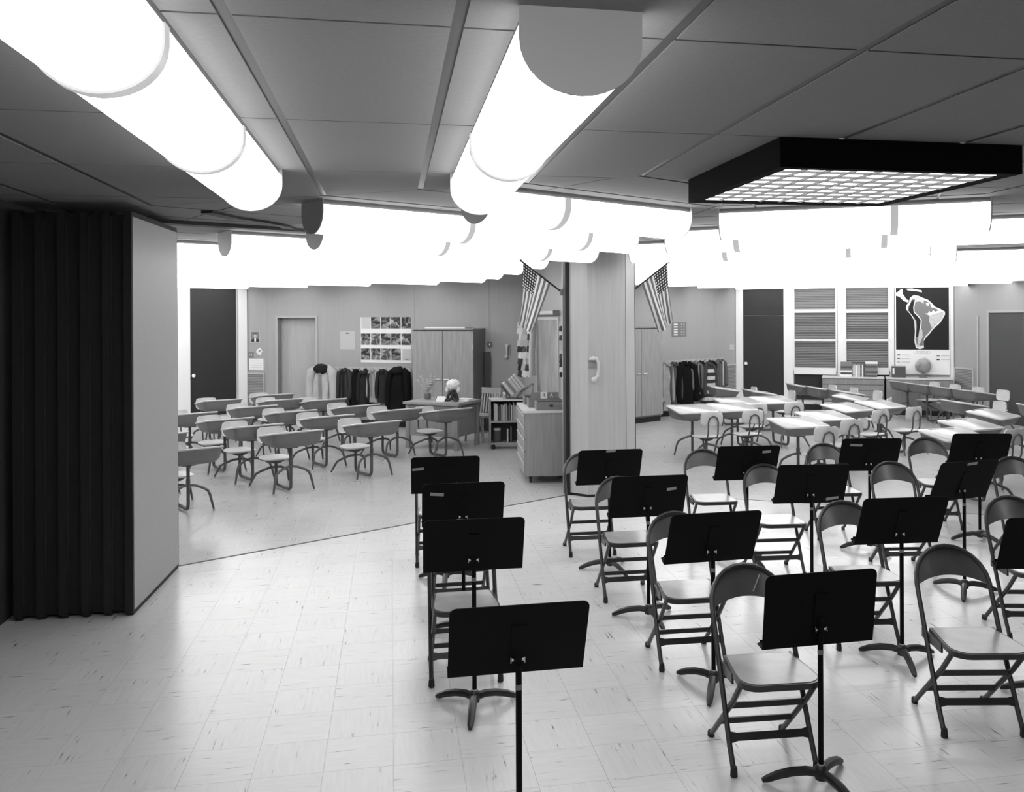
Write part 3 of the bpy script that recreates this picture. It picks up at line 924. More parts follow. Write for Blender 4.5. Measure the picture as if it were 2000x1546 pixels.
# ------------------------------------------------------------------ student desks with attached swivel seats
def make_desk():
    """local: student faces +y; desk post at the origin, seat behind at -y"""
    t = thing('student_desk', '', 'desk')
    # book box: tapered tray, wider at the top
    def ring(w, d, z, r, cy=.0):
        return [(x, y, z) for x, y in rrect(w, d, r, 3, 0, cy)]
    SL = math.tan(R(8.5))
    def slope(r_): return [(x, y, z + y * SL) for x, y, z in r_]
    bx = MB().loft([ring(.40, .26, .535, .06, .0), ring(.52, .37, .552, .07, .0), ring(.575, .425, .60, .06, .0), slope(ring(.60, .45, .672, .05, .0))])
    box = bx.build('book_box', 'dbox', t, smooth=True, sharp=50)
    top = MB().loft([slope(ring(.625, .47, .672, .045)), slope(ring(.635, .48, .680, .045)), slope(ring(.635, .48, .688, .045)), slope(ring(.622, .467, .694, .045))]).build('desk_top', 'dtop', t, smooth=True, sharp=50)
    MB().box((.0, .205, .6950 + .205 * SL), (.34, .022, .003), 0, Matrix.Rotation(R(8.5), 4, 'X')).build('pencil_groove', 'dleg', top)
    MB().prism(rrect(.16, .12, .03, 3), .515, .537).build('box_bracket', 'dleg', t)
    # U-shaped main tube
    pts = [(0, 0, .52), (0, 0, .30), (0, 0, .10), (0, -.012, .050), (0, -.05, .030), (0, -.37, .030), (0, -.41, .050), (0, -.42, .10), (0, -.42, .295)]
    MB().tube(pts, .019, 8).build('main_tube', 'dleg', t)
    MB().lathe([(.021, .30), (.024, .31), (.024, .36), (.021, .37)], 8).build('collar', 'dleg', t)
    for (py, fy, zt) in ((0, .085, .30), (-.42, -.20, .24)):
        for s in (-1, 1):
            pts = [(0, py, zt), (s * .07, py + fy * .15, zt - .008), (s * .155, py + fy * .4, zt - .045), (s * .195, py + fy * .6, zt - .075), (s * .212, py + fy * .75, zt - .12), (s * .245, py + fy, .02)]
            lg = MB().tube(pts, [.015, .015, .015, .015, .0145, .011], 8).build('leg', 'dleg', t)
            MB().lathe([(.017, 0), (.017, .006), (.009, .022)], 8, (s * .246, py + fy, 0)).build('glide', 'glide', lg)
    # seat
    def sring(w, d, z, r, cy):
        return [(x, y, z + .012 * (2 * (y - cy) / d) ** 2 * (1 if y < cy else .2)) for x, y in rrect(w, d, r, 4, 0, cy)]
    MB().loft([sring(.33, .32, .335, .11, -.42), sring(.36, .35, .345, .12, -.42), sring(.36, .35, .353, .12, -.42), sring(.34, .33, .357, .11, -.42)]).build('seat', 'seatp', t, smooth=True, sharp=50)
    MB().lathe([(.06, .29), (.12, .325), (.12, .336)], 12, (0, -.42, 0)).build('seat_plate', 'under', t)
    # backrest with its looped tube behind
    bk = []
    for z, wd in ((.515, .23), (.53, .30), (.56, .335), (.64, .335), (.685, .31), (.70, .25)):
        row = []
        for sgn, off in ((1, 0), (-1, .014)):
            for i in range(9):
                k = -1 + 2 * i / 8 if sgn > 0 else 1 - 2 * i / 8
                row.append((k * wd / 2, -.60 + .035 * k * k - .06 * (z - .5) - off, z))
        bk.append(row)
    MB().loft(bk).build('backrest', 'seatp', t, smooth=True, sharp=50)
    lp = [(-.075, -.46, .325), (-.075, -.585, .34), (-.075, -.615, .40), (-.075, -.628, .56), (-.055, -.632, .62), (0, -.635, .645), (.055, -.632, .62), (.075, -.628, .56), (.075, -.615, .40), (.075, -.585, .34), (.075, -.46, .325)]
    MB().tube(lp, .0105, 7).build('back_tube', 'dleg', t)
    return t
desk0 = make_desk()
dused = [False]
def desk(x, y, facing, label, group, s=1.0):
    d = desk0 if not dused[0] else copy_tree(desk0)
    dused[0] = True
    at(d, (x, y, 0), R(-facing))
    d.scale = (s, s, s)
    return tag(d, label, 'desk', group)
GL_ = 'student desks in the left classroom'
LD = [
    (-3.80, 9.02, 'student desk cut off by the folding partition, nearest row', .95),
    (-3.05, 10.06, 'nearest student desk fully in view in the left classroom'),
    (-2.30, 10.93, 'student desk of the nearest row, third from the folding partition'),
    (-1.55, 12.42, 'student desk right in front of the teacher desk corner, above a black stand'),
    (-4.55, 9.90, 'student desk of the second row, only a sliver beside the partition'),
    (-3.70, 10.66, 'student desk of the second row just left of the nearest full desk'),
    (-3.05, 11.64, 'student desk of the second row, third from the partition'),
    (-2.25, 12.45, 'student desk of the second row, closest to the teacher desk front'),
    (-4.30, 11.35, 'student desk of the third row, mostly behind a second-row desk'),
    (-3.72, 12.25, 'student desk of the third row in the middle of the left classroom'),
    (-2.98, 13.00, 'student desk of the third row in front of the black coats'),
    (-5.05, 12.05, 'student desk of the fourth row touching the partition edge in view'),
    (-4.50, 12.95, 'student desk of the fourth row in front of the wall grille'),
    (-3.72, 14.00, 'student desk of the fourth row below the pale hooded coat'),
    (-4.42, 14.02, 'student desk below the pale recessed door'),
    (-5.40, 14.00, 'student desk of the back row before the white post'),
    (-4.85, 14.95, 'student desk of the back row beside the recessed door'),
    (-5.95, 12.85, 'student desk of the back row below the dark door knob'),
]
for q in LD:
    desk(q[0], q[1], 139.4, q[2], GL_, q[3] if len(q) > 3 else 1.0)
GR_ = 'student desks in the right classroom'
RD = [
    (1.97, 12.45, -18, 'leftmost student desk of the right classroom, next to the coats'),
    (2.58, 12.66, -18, 'student desk second from the coats, touching the leftmost desk'),
    (2.84, 13.50, -18, 'student desk behind the leftmost pair, top below the striped coat'),
    (3.45, 13.74, -18, 'student desk at the right of the one below the striped coat'),
    (3.10, 16.00, -95, 'far student desk left of two in front of the dark right door'),
    (3.58, 15.20, -95, 'far student desk right of two in front of the dark right door'),
    (3.02, 10.80, -18, 'student desk with bright top nearest the folding chairs, centre right'),
    (3.56, 11.50, -18, 'student desk just behind the bright-topped one, centre right'),
    (4.22, 12.55, -30, 'student desk in front of the drawer cabinet, left one of a pair'),
    (4.85, 12.95, -30, 'student desk in front of the drawer cabinet, right one of a pair'),
    (4.80, 14.10, -60, 'student desk below the book stacks, nearer one'),
    (5.05, 15.10, -95, 'student desk third in the line below the windows'),
    (4.86, 15.75, -95, 'student desk second in the line below the windows'),
    (4.68, 16.40, -95, 'student desk first in the line below the left window'),
    (6.90, 17.00, -100, 'farthest student desk under the globe'),
    (7.00, 16.35, -100, 'second student desk of the line under the globe'),
    (7.12, 15.70, -100, 'third student desk of the line under the globe'),
    (7.24, 15.05, -100, 'nearest student desk of the line under the globe'),
    (6.15, 13.10, -95, 'student desk left of two beside the right edge, dark front'),
    (6.95, 12.35, -95, 'student desk right of two beside the right edge'),
    (5.85, 11.60, -40, 'student desk at the right edge behind the pair of light tops'),
    (5.02, 10.50, -25, 'light-topped student desk at right with glasses on it'),
    (4.42, 9.62, -18, 'light-topped student desk nearest the stands at right'),
]
for x, y, f, lab in RD:
    desk(x, y, f, lab, GR_)

# ------------------------------------------------------------------ things on and along the walls
def on_wall(name, W, x0, y0, x1, y1, mat, label=None, cat=None, th=.006, off=.002, parent=None, group=None):
    """flat board on a wall, its origin at its own centre; returns the object (local x along wall, z up, front -y)"""
    u0, u1, h0, h1 = rect_on(W, x0, y0, x1, y1)
    o = MB().box((0, 0, 0), (u1 - u0, th, h1 - h0)).build(name, mat, parent)
    x, y, z = W.pt((u0 + u1) / 2, (h0 + h1) / 2, off + th / 2)
    at(o, (x, y, z), W.rz)
    if label: tag(o, label, cat, group)
    o['w'] = u1 - u0; o['h'] = h1 - h0
    return o
def sub(parent, name, mat, cx, cz, w_, h_, th=.003, y=None, rot=0.0):
    """thin piece on the front of a wall board; cx, cz as fractions of the board"""
    W_, H_ = parent['w'], parent['h']
    o = MB().box((0, 0, 0), (w_ * W_, th, h_ * H_)).build(name, mat, parent)
    o.location = (cx * W_, y if y is not None else -.0045, cz * H_)
    o.rotation_euler = (0, rot, 0)
    return o
def poly_on(parent, name, mat, pts, y0=-.004, th=.001):
    """outline in board fractions (-.5..+.5) as a thin printed layer"""
    W_, H_ = parent['w'], parent['h']
    return MB().prism([(a * W_, b * H_) for a, b in pts], 0, th, Matrix.Translation((0, y0, 0)) @ XZ).build(name, mat, parent)

# picture poster: fourteen small prints in three bands
pic = [picture_material('print_%d' % k, k, .03, .45) for k in range(5)] + [picture_material('print_dark_%d' % k, k + 9, .012, .35) for k in range(3)]
pst = on_wall('picture_poster', W_coatL, 705, 619, 804, 708, 'paper', 'white poster with three bands of small pictures above the coats', 'poster')
bands = [(.375, (1, 2, 3, 4)), (.015, (0, 1, 2, 3, 4)), (-.315, (0, 1, 2, 3))]
for cz, cols in bands:
    for c in cols:
        sub(pst, 'picture', pic[(c * 3 + int(cz * 10)) % 8], -.40 + .2 * c, cz, .185, .25)
sub(pst, 'text_panel', 'paperd', -.40, .375, .17, .25, .001)
sub(pst, 'text_panel', 'lightg', .41, -.32, .17, .25, .001)
sub(pst, 'printed_mark', 'ink', .41, -.42, .06, .015, .002)
for cz in (-.47, -.14):
    for c in range(1, 4): sub(pst, 'printed_mark', 'mid', -.30 + .2 * c, cz + .01, .03, .010, .002)
nt_ = on_wall('wall_notice', W_coatL, 665, 646, 694, 682, 'lightg', 'pale blank notice sheet beside the recessed door', 'notice')
sub(nt_, 'printed_mark', 'ink', 0, .38, .24, .05, .002)
# portrait, cut-out, switch, sheet, grille to the left of the recessed door
pr = on_wall('portrait_photo', W_coatL, 490, 646, 508.5, 669, 'paperd', 'small framed portrait of a person in a dark suit', 'photo')
sub(pr, 'photo_print', 'mid', 0, 0, .86, .88, .002, -.004)
poly_on(pr, 'suit', 'ink', [(-.42, -.43), (.42, -.43), (.36, -.22), (.12, -.12), (-.12, -.12), (-.36, -.22)], -.0055)
poly_on(pr, 'shirt', 'paper', [(-.08, -.40), (.08, -.40), (.10, -.12), (-.10, -.12)], -.007)
poly_on(pr, 'face', 'lightg', [(.16 * math.cos(a / 10 * 2 * PI), .08 + .19 * math.sin(a / 10 * 2 * PI)) for a in range(10)], -.0068)
poly_on(pr, 'hair', 'darkg', [(-.17, .12), (-.15, .28), (0, .34), (.15, .28), (.17, .12), (.12, .22), (-.12, .22)], -.0078)
co = on_wall('paper_cutout', W_coatL, 499, 676, 515, 697, 'paper', 'white cut-out paper shape pinned under the portrait', 'paper')
co.scale = (.5, 1, .5)
for dx, dz, r in ((.1, .45, .35), (-.3, 0, .45), (.4, .1, .35), (.05, -.35, .4)):
    poly_on(co, 'paper_lobe', 'paper', [(dx + r * math.cos(a / 12 * 2 * PI), dz + r * .8 * math.sin(a / 12 * 2 * PI)) for a in range(12)], -.004)
sub(co, 'ink_mark', 'ink', .1, .15, .5, .12, .002, -.007)
sw_ = on_wall('light_switch', W_coatL, 486, 687, 495.5, 698, 'mid', 'small double light switch plate by the white post', 'switch', th=.01)
for q in (-.2, .2): sub(sw_, 'toggle', 'lightg', q, 0, .12, .35, .008, -.008)
ch_ = on_wall('wall_sheet', W_coatL, 487, 700, 515, 722, 'paper', 'white paper sheet pinned above the left wall grille', 'paper')
for k in range(4): sub(ch_, 'faint_line', 'paperd', 0, .3 - .2 * k, .8, .03, .001)
def grille(W, x0, y0, x1, y1, label):
    g = on_wall('wall_grille', W, x0, y0, x1, y1, 'mid', label, 'grille', th=.012)
    for a, b, c, d in ((0, .5, 1.04, .035), (0, -.5, 1.04, .035), (-.5, 0, .05, 1.0), (.5, 0, .05, 1.0), (0, -.12, 1.0, .012)):
        sub(g, 'frame', 'lightg', a, b, c, d, .012, -.009)
    mb = MB(); n = int(g['h'] / .03)
    for k in range(n):
        mb.box((0, -.009, -g['h'] / 2 + (k + .5) * g['h'] / n), (g['w'] * .94, .006, .008))
    v = mb.build('slats', 'trimgrey', g, smooth=False); v['kind'] = 'stuff'
grille(W_coatL, 483, 729, 517, 806, 'tall wall grille behind the student desks, left classroom')
grille(W_coatR, 1406, 712, 1437, 786, 'wall grille beside the coats of the right classroom')
grille(W_sideR, 1866, 719, 1902, 790, 'wall grille right of the map')
# chart and thermostat of the right coat wall
cht = on_wall('wall_chart', W_coatR, 1312, 629, 1340, 657, 'mid', 'small grey chart with white rows of marks above the right coats', 'chart')
for k in range(5):
    sub(cht, 'chart_strip', 'paper', -.25, .36 - .18 * k, .26, .09)
    for q in (.16, .32): sub(cht, 'chart_strip', 'lightg', q, .36 - .18 * k, .08, .08)
on_wall('thermostat', W_coatR, 1423, 673, 1432, 683, 'lightg', 'small square control plate by the right white post', 'control plate', th=.02)
# thin pole on the far right wall
x, y, _ = W_sideR.pt(W_sideR.px(1912, 680)[0], 0, .03)
tag(MB().tube([(x, y, .35), (x, y, 2.0)], .012, 8).build('window_pole', 'lightg'), 'thin vertical pole on the wall right of the map', 'pole')
# bell, wall phone, leaning board by the wardrobe
bx_, bh = W_coatL.px(957, 673)
b = thing('wall_bell', 'small round metal bell beside the left wardrobe', 'bell', W_coatL.pt(bx_, bh, 0.0), W_coatL.rz)
T = Matrix.Rotation(PI / 2, 4, 'X')
mb = MB().lathe([(.045, 0), (.048, .02), (.03, .045), (.004, .05)], 14); mb.v = [tuple(T @ Vector(p)) for p in mb.v]; mb.build('dome', 'bell', b)
mb = MB().lathe([(.055, 0), (.055, .006)], 14); mb.v = [tuple(T @ Vector(p)) for p in mb.v]; mb.build('back_plate', 'mid', b)
def phone(loc, rz, label, s=1.0, hook=False):
    """handset hanging on a wall plate; local front -y"""
    t = thing('wall_phone', label, 'telephone', loc, rz)
    pl = MB().prism(rrect(.085 * s, .15 * s if not hook else .11 * s, .008, 2), 0, .012, XZ).build('wall_plate', 'phonep', t)
    dx = .022 if hook else 0.0
    pts = [(dx - .03 * s, -.03, .045 * s), (dx + .012 * s, -.055, .040 * s), (dx + .030 * s, -.06, .0), (dx + .034 * s, -.06, -.07 * s), (dx + .022 * s, -.06, -.14 * s), (dx - .0 * s, -.045, -.165 * s)]
    if not hook: pts = [(0, -.035, .075 * s), (.0, -.055, .05 * s), (0, -.06, 0), (0, -.06, -.05 * s), (0, -.05, -.085 * s)]
    MB().tube(pts, [.022 * s, .02 * s, .015 * s, .014 * s, .018 * s, .02 * s][:len(pts)], 8).build('handset', 'phone', t)
    a, z = pts[0], pts[-1]
    MB().lathe([(.034 * s, 0), (.036 * s, .02), (.02 * s, .035)], 12, (a[0], a[1], a[2])).build('earpiece', 'phone', t).location = (0, 0, -.02 * s)
    MB().sphere((z[0] - .012 * s, z[1] + .005, z[2] - .01), .030 * s, 10, 6).build('mouthpiece', 'phone', t)
    return t
pu, ph = W_coatL.px(992, 683)
phone(W_coatL.pt(pu, ph, 0.0), W_coatL.rz, 'pale wall telephone on the corner wall right of the bell', 1.25)
pc = colT @ Vector((-.145, -.312, 1.50))
phone(tuple(pc), R(-B0), 'pale telephone handset hanging on the column', 1.08, True)

# hook rails and coats
def rail(W, x0, y0, x1, y1, label):
    u0, h0 = W.px(x0, y0); u1, h1 = W.px(x1, y1)
    r_ = thing('coat_rail', label, 'coat rail', W.pt(u0, h0), W.rz)
    L_ = u1 - u0
    MB().box((L_ / 2, -.010, 0), (L_, .018, .07)).build('board', 'lightg', r_)
    n = int(L_ / .14)
    for k in range(n):
        MB().tube([((k + .5) * L_ / n, -.018, .01), ((k + .5) * L_ / n, -.05, .005), ((k + .5) * L_ / n, -.06, .03)], .006, 6).build('hook', 'knob', r_)
    return h0
hl = rail(W_coatL, 610, 719, 803, 720, 'pale coat rail with hooks along the left back wall')
hr = rail(W_coatR, 1296, 708, 1412, 704, 'coat rail with hooks along the right coat wall')
def coat(W, px0, px1, py0, py1, v, label, hood=False, stripes=False, lining=None, sleeves=True, fat=1.0, off=.125):
    pm = (px0 + px1) / 2
    u0 = W.px(px0, (py0 + py1) / 2, off)[0]; u1 = W.px(px1, (py0 + py1) / 2, off)[0]
    top = W.px(pm, py0, off)[1]; bot = W.px(pm, py1, off)[1]
    wd, ln = u1 - u0, top - bot
    t = thing('coat', label, 'coat', W.pt((u0 + u1) / 2, top, off), W.rz, None)
    cl = cloth(v)
    ph_ = random.random() * 6
    rings = []; N = 22
    for k in range(11):
        q = k / 10
        w_ = wd * (.07 + .25 * math.sqrt(min(1, q * 3.2)) + .11 * q) * (1 if not sleeves else .9)
        d_ = (.035 + .05 * min(1, q * 4)) * fat
        ring = []
        for i in range(N):
            a = 2 * PI * i / N
            f = 1 + (.12 * math.sin(5 * a + ph_) + .09 * math.sin(9 * a + 2 * ph_ + 3 * q)) * min(1, q * 2.5)
            ring.append((w_ * f * math.cos(a) + .01 * math.sin(3 * q + ph_), d_ * f * math.sin(a), -q * ln * (1 - .02 * math.sin(2 * a + ph_))))
        rings.append(ring)
    body = MB().loft(rings[::-1]).build('body', cl, t, smooth=True, sharp=80)
    if sleeves:
        for s in (-1, 1):
            x0 = s * wd * .30
            pts = [(x0 * .6, -.01, -.06 * ln), (x0 * 1.15, -.03, -.14 * ln), (x0 * 1.35, -.04, -.40 * ln), (x0 * 1.40, -.055, -.62 * ln), (x0 * 1.32, -.06, -.80 * ln)]
            sl = MB().tube(pts, [wd * .10, wd * .15, wd * .14, wd * .125, wd * .11], 9, None).build('sleeve', cl, t, smooth=True, sharp=80)
            MB().tube([pts[-1], (pts[-1][0], pts[-1][1], pts[-1][2] - .035)], wd * .10, 9).build('cuff', cloth(v * .6), sl)
    if hood:
        MB().sphere((0, -.075, -.075), wd * .25, 14, 9, (1.0, .5, .62), .10).build('hood', cloth(.03 if v > .3 else v * 1.6), t, smooth=True, sharp=180)
    else:
        MB().tube([(-wd * .16, -.02, -.02), (-wd * .10, -.055, -.05), (0, -.075, -.09), (wd * .10, -.055, -.05), (wd * .16, -.02, -.02)], .02, 7).build('collar', cloth(v * .8), t)
    if lining:
        MB().box((0, -.088 * fat - .012, -.45 * ln), (wd * .09, .004, ln * .75)).build('front_placket', cloth(lining), t)
    if stripes:
        for k in range(5):
            q = .18 + .17 * k
            r2 = []
            for qq in (q, q + .085):
                w_ = wd * (.07 + .25 * math.sqrt(min(1, qq * 3.2)) + .11 * qq) * .9 * 1.16; d_ = (.035 + .05 * min(1, qq * 4)) * fat * 1.20
                r2.append([(w_ * math.cos(2 * PI * i / N), d_ * math.sin(2 * PI * i / N), -qq * ln) for i in range(N)])
            MB().loft(r2[::-1], caps=False).build('stripe', cloth(.65), t, smooth=True)
    return t
coat(W_coatL, 603, 660, 712, 800, .55, 'pale coat with dark fur hood at the left end of the rail', True, lining=.3, fat=1.2)
coat(W_coatL, 660, 690, 718, 790, .05, 'dark grey jacket second from the left on the rail', fat=1.0, lining=.02)
coat(W_coatL, 682, 712, 720, 800, .012, 'black coat hanging left of the grey-hooded one', sleeves=False)
coat(W_coatL, 700, 726, 719, 796, .03, 'dark coat with a grey hood in the middle of the rail', True)
coat(W_coatL, 719, 740, 719, 785, .42, 'narrow pale jacket between dark coats', lining=.25)
coat(W_coatL, 736, 762, 720, 786, .035, 'charcoal jacket right of the narrow pale one')
coat(W_coatL, 757, 803, 715, 815, .011, 'long black hooded coat next to the left wardrobe', True, fat=1.2)
coat(W_coatR, 1290, 1312, 706, 800, .40, 'pale coat half hidden by the right wardrobe')
coat(W_coatR, 1302, 1328, 706, 794, .10, 'grey coat next to the right wardrobe')
coat(W_coatR, 1316, 1358, 705, 800, .010, 'big black coat in the middle of the right coats', fat=1.2)
coat(W_coatR, 1345, 1370, 705, 770, .16, 'mid-grey jacket right of the big black coat', lining=.4)
coat(W_coatR, 1359, 1378, 704, 776, .02, 'narrow dark jacket behind the striped one')
coat(W_coatR, 1370, 1396, 706, 785, .07, 'dark jacket with broad white stripes', stripes=True, fat=1.3, off=.16)
coat(W_coatR, 1378, 1398, 703, 765, .015, 'black jacket just right of the striped one')
coat(W_coatR, 1394, 1416, 700, 762, .14, 'grey jacket with pale panel at the right end of the right coats', lining=.6)

# ------------------------------------------------------------------ cabinets
def wardrobe(W, p_left, p_right, label, h=1.80, depth=.5, du=None):
    F = W.shift(depth)
    u0, u1 = F.px(p_left, 700)[0], F.px(p_right, 700)[0]
    if du: u1 = u0 + du if du > 0 else u1; u0 = u1 + du if du < 0 else u0
    w_ = u1 - u0
    t = thing('wardrobe', label, 'cabinet', F.pt((u0 + u1) / 2, 0, 0), F.rz)
    MB().box((0, depth / 2 + .0, .05), (w_ - .06, depth - .06, .10)).build('plinth', 'base', t)
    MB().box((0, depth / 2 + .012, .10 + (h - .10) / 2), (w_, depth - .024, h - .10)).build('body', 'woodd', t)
    for s in (-1, 1):
        d = MB().box((s * (w_ / 4), .002, .95), (w_ / 2 - .012, .02, h - .16)).build('door', 'wood', t)
        MB().tube([(s * .035, -.028, .93), (s * .135, -.028, .93)], .009, 6).build('handle', 'knob', d)
        for z in (.4, 1.5): MB().box((s * (w_ / 2 - .012), -.012, z), (.014, .008, .08)).build('hinge', 'lightg', d)
    MB().box((0, depth / 2 - .012, h + .008), (w_ + .01, depth + .01, .022)).build('top_board', 'wood', t)
    return t, F, u0, u1
wdL, FwL, a0, a1 = wardrobe(W_coatL, 806, 925, 'tall two-door wooden wardrobe behind the teacher desk')
tag(MB().box((0, 0, .012), (.78, .34, .024)).build('flat_parcel', 'paper'), 'flat pale board lying on top of the left wardrobe', 'board')
bpy.data.objects['flat_parcel'].location = FwL.pt((a0 + a1) / 2 + .0, 1.821, -.25)
bpy.data.objects['flat_parcel'].rotation_euler = (0, 0, FwL.rz)
wardrobe(W_coatR, 1240, 1294, 'tall wooden wardrobe behind the right flag', du=-1.19)
lb = W_coatL.pt(W_coatL.px(955, 740)[0], 0, .06)
tag(at(MB().box((0, 0, .70), (.10, .04, 1.4)).build('leaning_board', 'darkg'), lb, W_coatL.rz), 'narrow dark board standing between wardrobe and bell', 'board')

# low cabinets under the windows
F_low = W_glassR.shift(.52)
def low_cabinet(p0, p1, label, drawers):
    u0, u1 = F_low.px(p0, 765)[0], F_low.px(p1, 765)[0]
    w_ = u1 - u0
    t = thing('low_cabinet', label, 'cabinet', F_low.pt((u0 + u1) / 2, 0), F_low.rz)
    MB().box((0, .24, .05), (w_ - .04, .42, .10)).build('plinth', 'base', t)
    MB().box((0, .25, .41), (w_, .46, .62)).build('body', 'wood2', t)
    MB().box((0, .24, .735), (w_ + .01, .50, .03)).build('top_board', 'cabtop', t)
    if drawers:
        n = 5; hh = .60 / n
        for k in range(n):
            MB().box((0, .012, .115 + (k + .5) * hh), (w_ - .04, .02, hh - .012)).build('drawer', 'wood2', t)
    else:
        for s in (-1, 1):
            MB().box((s * w_ / 4, .012, .415), (w_ / 2 - .02, .02, .59)).build('door', 'wood2', t)
    return t, u0, u1
c1, cu0, cu1 = low_cabinet(1606, 1727, 'low wooden drawer cabinet under the windows with books on it', True)
c2, cv0, cv1 = low_cabinet(1731, 1862, 'low wooden cabinet under the map carrying the globe', False)
LT = .7505
def cab_pt(px, h=LT, off=-.22): return F_low.pt(F_low.px(px, 730, off)[0], h, off)
def book_flat(x, y, z, rz, w_, d_, h_, mat, label, group):
    b_ = thing('book', label, 'book', (x, y, z), rz, group)
    MB().box((0, 0, h_ / 2), (w_, d_, h_)).build('cover', mat, b_)
    MB().box((.004, .004, h_ / 2), (w_ - .004, d_, h_ * .62)).build('pages', 'paper', b_)
    return b_
def stack_books(px0, px1, n, top_y, label, group, greys):
    a = cab_pt(px0); b = cab_pt(px1)
    w_ = math.hypot(b[0] - a[0], b[1] - a[1])
    z = LT; H = (F_low.px((px0 + px1) / 2, top_y, -.22)[1] - LT) / n
    for k in range(n):
        g = greys[k % len(greys)]
        book_flat((a[0] + b[0]) / 2 + random.uniform(-.01, .01), (a[1] + b[1]) / 2, z, F_low.rz, w_ * random.uniform(.94, 1.0), .2, H - .001, g, label, group)
        z += H
stack_books(1641, 1664, 7, 706, 'book lying in the left stack on the drawer cabinet', 'left book stack', ['paper', 'darkg', 'paper', 'mid', 'darkg', 'mid', 'mid'])
stack_books(1690, 1714, 8, 706, 'book lying in the right stack on the drawer cabinet', 'right book stack', ['darkg', 'mid', 'darkg', 'mid', 'mid', 'darkg', 'mid', 'paper'])
def book_up(loc, rz, w_, d_, h_, mat, label, group):
    b_ = thing('book', label, 'book', loc, rz, group)
    MB().box((0, 0, h_ / 2), (w_, d_, h_)).build('cover', mat, b_)
    MB().box((0, .004, h_ / 2 + .001), (w_ * .7, d_, h_ - .006)).build('pages', 'paper', b_)
    return b_
mats = ['lightg', 'paperd', 'paper', 'lightg', 'paperd', 'darkg', 'paper', 'darkg']
for k in range(8):
    q = cab_pt(1667 + 2.95 * k)
    book_up((q[0], q[1], LT), F_low.rz, .026, .18, .245 - .02 * (k % 3 == 2), mats[k], 'upright book between the two stacks on the drawer cabinet', 'upright books on the drawer cabinet')
q = cab_pt(1755); bxx = thing('storage_box', 'dark storage box with pale label left of the globe', 'box', (q[0], q[1], LT), F_low.rz)
MB().box((0, 0, .11), (.26, .22, .22)).build('body', 'darkg', bxx)
MB().box((-.10, -.1115, .13), (.035, .002, .12)).build('label_sheet', 'paper', bxx)
MB().box((0, 0, .216), (.27, .23, .014)).build('lid', 'mid', bxx)
q = cab_pt(1803); gl = thing('desk_globe', 'globe on a stand in front of the map', 'globe', (q[0], q[1], LT), F_low.rz)
MB().lathe([(.08, 0), (.085, .008), (.03, .025), (.018, .05), (.018, .09)], 16).build('base', 'mid', gl)
MB().sphere((0, 0, .235), .155, 20, 12).build('sphere', 'globe', gl)
MB().tube([(.168 * math.sin(R(a)), -.0, .235 - .168 * math.cos(R(a))) for a in range(0, 190, 18)], .005, 6).build('meridian_arm', 'lightg', gl)

# map of South America on the right window wall
mp = on_wall('wall_map', W_glassR.shift(.085), 1748.5, 561, 1855, 731, 'paper', 'large dark map of South America with white legend below', 'map')
sub(mp, 'sea', 'sea', 0, (646 - 622) / 170.0, .97, 121 / 170.0, .002, -.004)
Z8 = [(1160, 200), (1195, 175), (1235, 180), (1290, 205), (1330, 220), (1370, 255), (1400, 290), (1450, 310), (1490, 335), (1492, 360), (1465, 410), (1440, 445), (1400, 480), (1370, 510), (1345, 545), (1310, 580), (1290, 615), (1290, 680), (1250, 690), (1215, 680), (1200, 620), (1205, 520), (1200, 420), (1165, 360), (1120, 310), (1125, 270), (1150, 240)]
def z8(pts):   # detail-picture coordinates -> board fractions
    out = []
    for a, b in pts:
        px_, py_ = 1540 + a / 4.878, 540 + b / 4.878
        out.append(((px_ - 1801.5) / 106.5, -(py_ - 646) / 170.0))
    return out
def grow(pts, k):
    cx = sum(p[0] for p in pts) / len(pts); cy = sum(p[1] for p in pts) / len(pts)
    return [(cx + (x - cx) * k, cy + (y - cy) * k) for x, y in pts]
poly_on(mp, 'coastline', 'coast', z8(Z8), -.0055)
poly_on(mp, 'land_area', 'land', z8(grow(Z8, .90)), -.0068)
poly_on(mp, 'central_america', 'coast', z8([(1015, 150), (1040, 145), (1075, 115), (1090, 120), (1090, 160), (1110, 190), (1125, 215), (1150, 225), (1140, 245), (1100, 230), (1060, 190), (1018, 175)]), -.0060)
poly_on(mp, 'islands', 'coast', z8([(1120, 115), (1180, 112), (1220, 122), (1270, 130), (1275, 150), (1255, 145), (1200, 135), (1140, 130)]), -.0060)
poly_on(mp, 'mountain_band', 'high', z8([(1175, 225), (1205, 220), (1190, 290), (1195, 340), (1235, 380), (1260, 420), (1250, 490), (1235, 570), (1215, 575), (1225, 480), (1220, 420), (1180, 370), (1145, 320), (1155, 270)]), -.0080)
poly_on(mp, 'mountain_edge', 'coast', z8([(1208, 222), (1214, 224), (1200, 292), (1204, 336), (1245, 375), (1272, 420), (1262, 500), (1252, 500), (1262, 420), (1237, 382), (1194, 342), (1190, 292)]), -.0078)
poly_on(mp, 'plateau', 'plateau', z8([(1345, 370), (1400, 345), (1470, 345), (1480, 360), (1440, 430), (1365, 490), (1340, 420)]), -.0080)
poly_on(mp, 'plateau_rays', 'coast', z8([(1300, 350), (1330, 350), (1340, 325), (1360, 345), (1380, 318), (1400, 335), (1440, 318), (1470, 340), (1400, 352), (1345, 372)]), -.0083)
poly_on(mp, 'northern_hills', 'plateau', z8([(1190, 190), (1240, 190), (1290, 215), (1290, 260), (1255, 235), (1215, 240)]), -.0080)
poly_on(mp, 'northern_hills', 'coast', z8([(1310, 250), (1335, 250), (1345, 275), (1320, 280)]), -.0080)
poly_on(mp, 'northern_hills', 'coast', z8([(1355, 275), (1375, 270), (1380, 300), (1362, 295)]), -.0080)
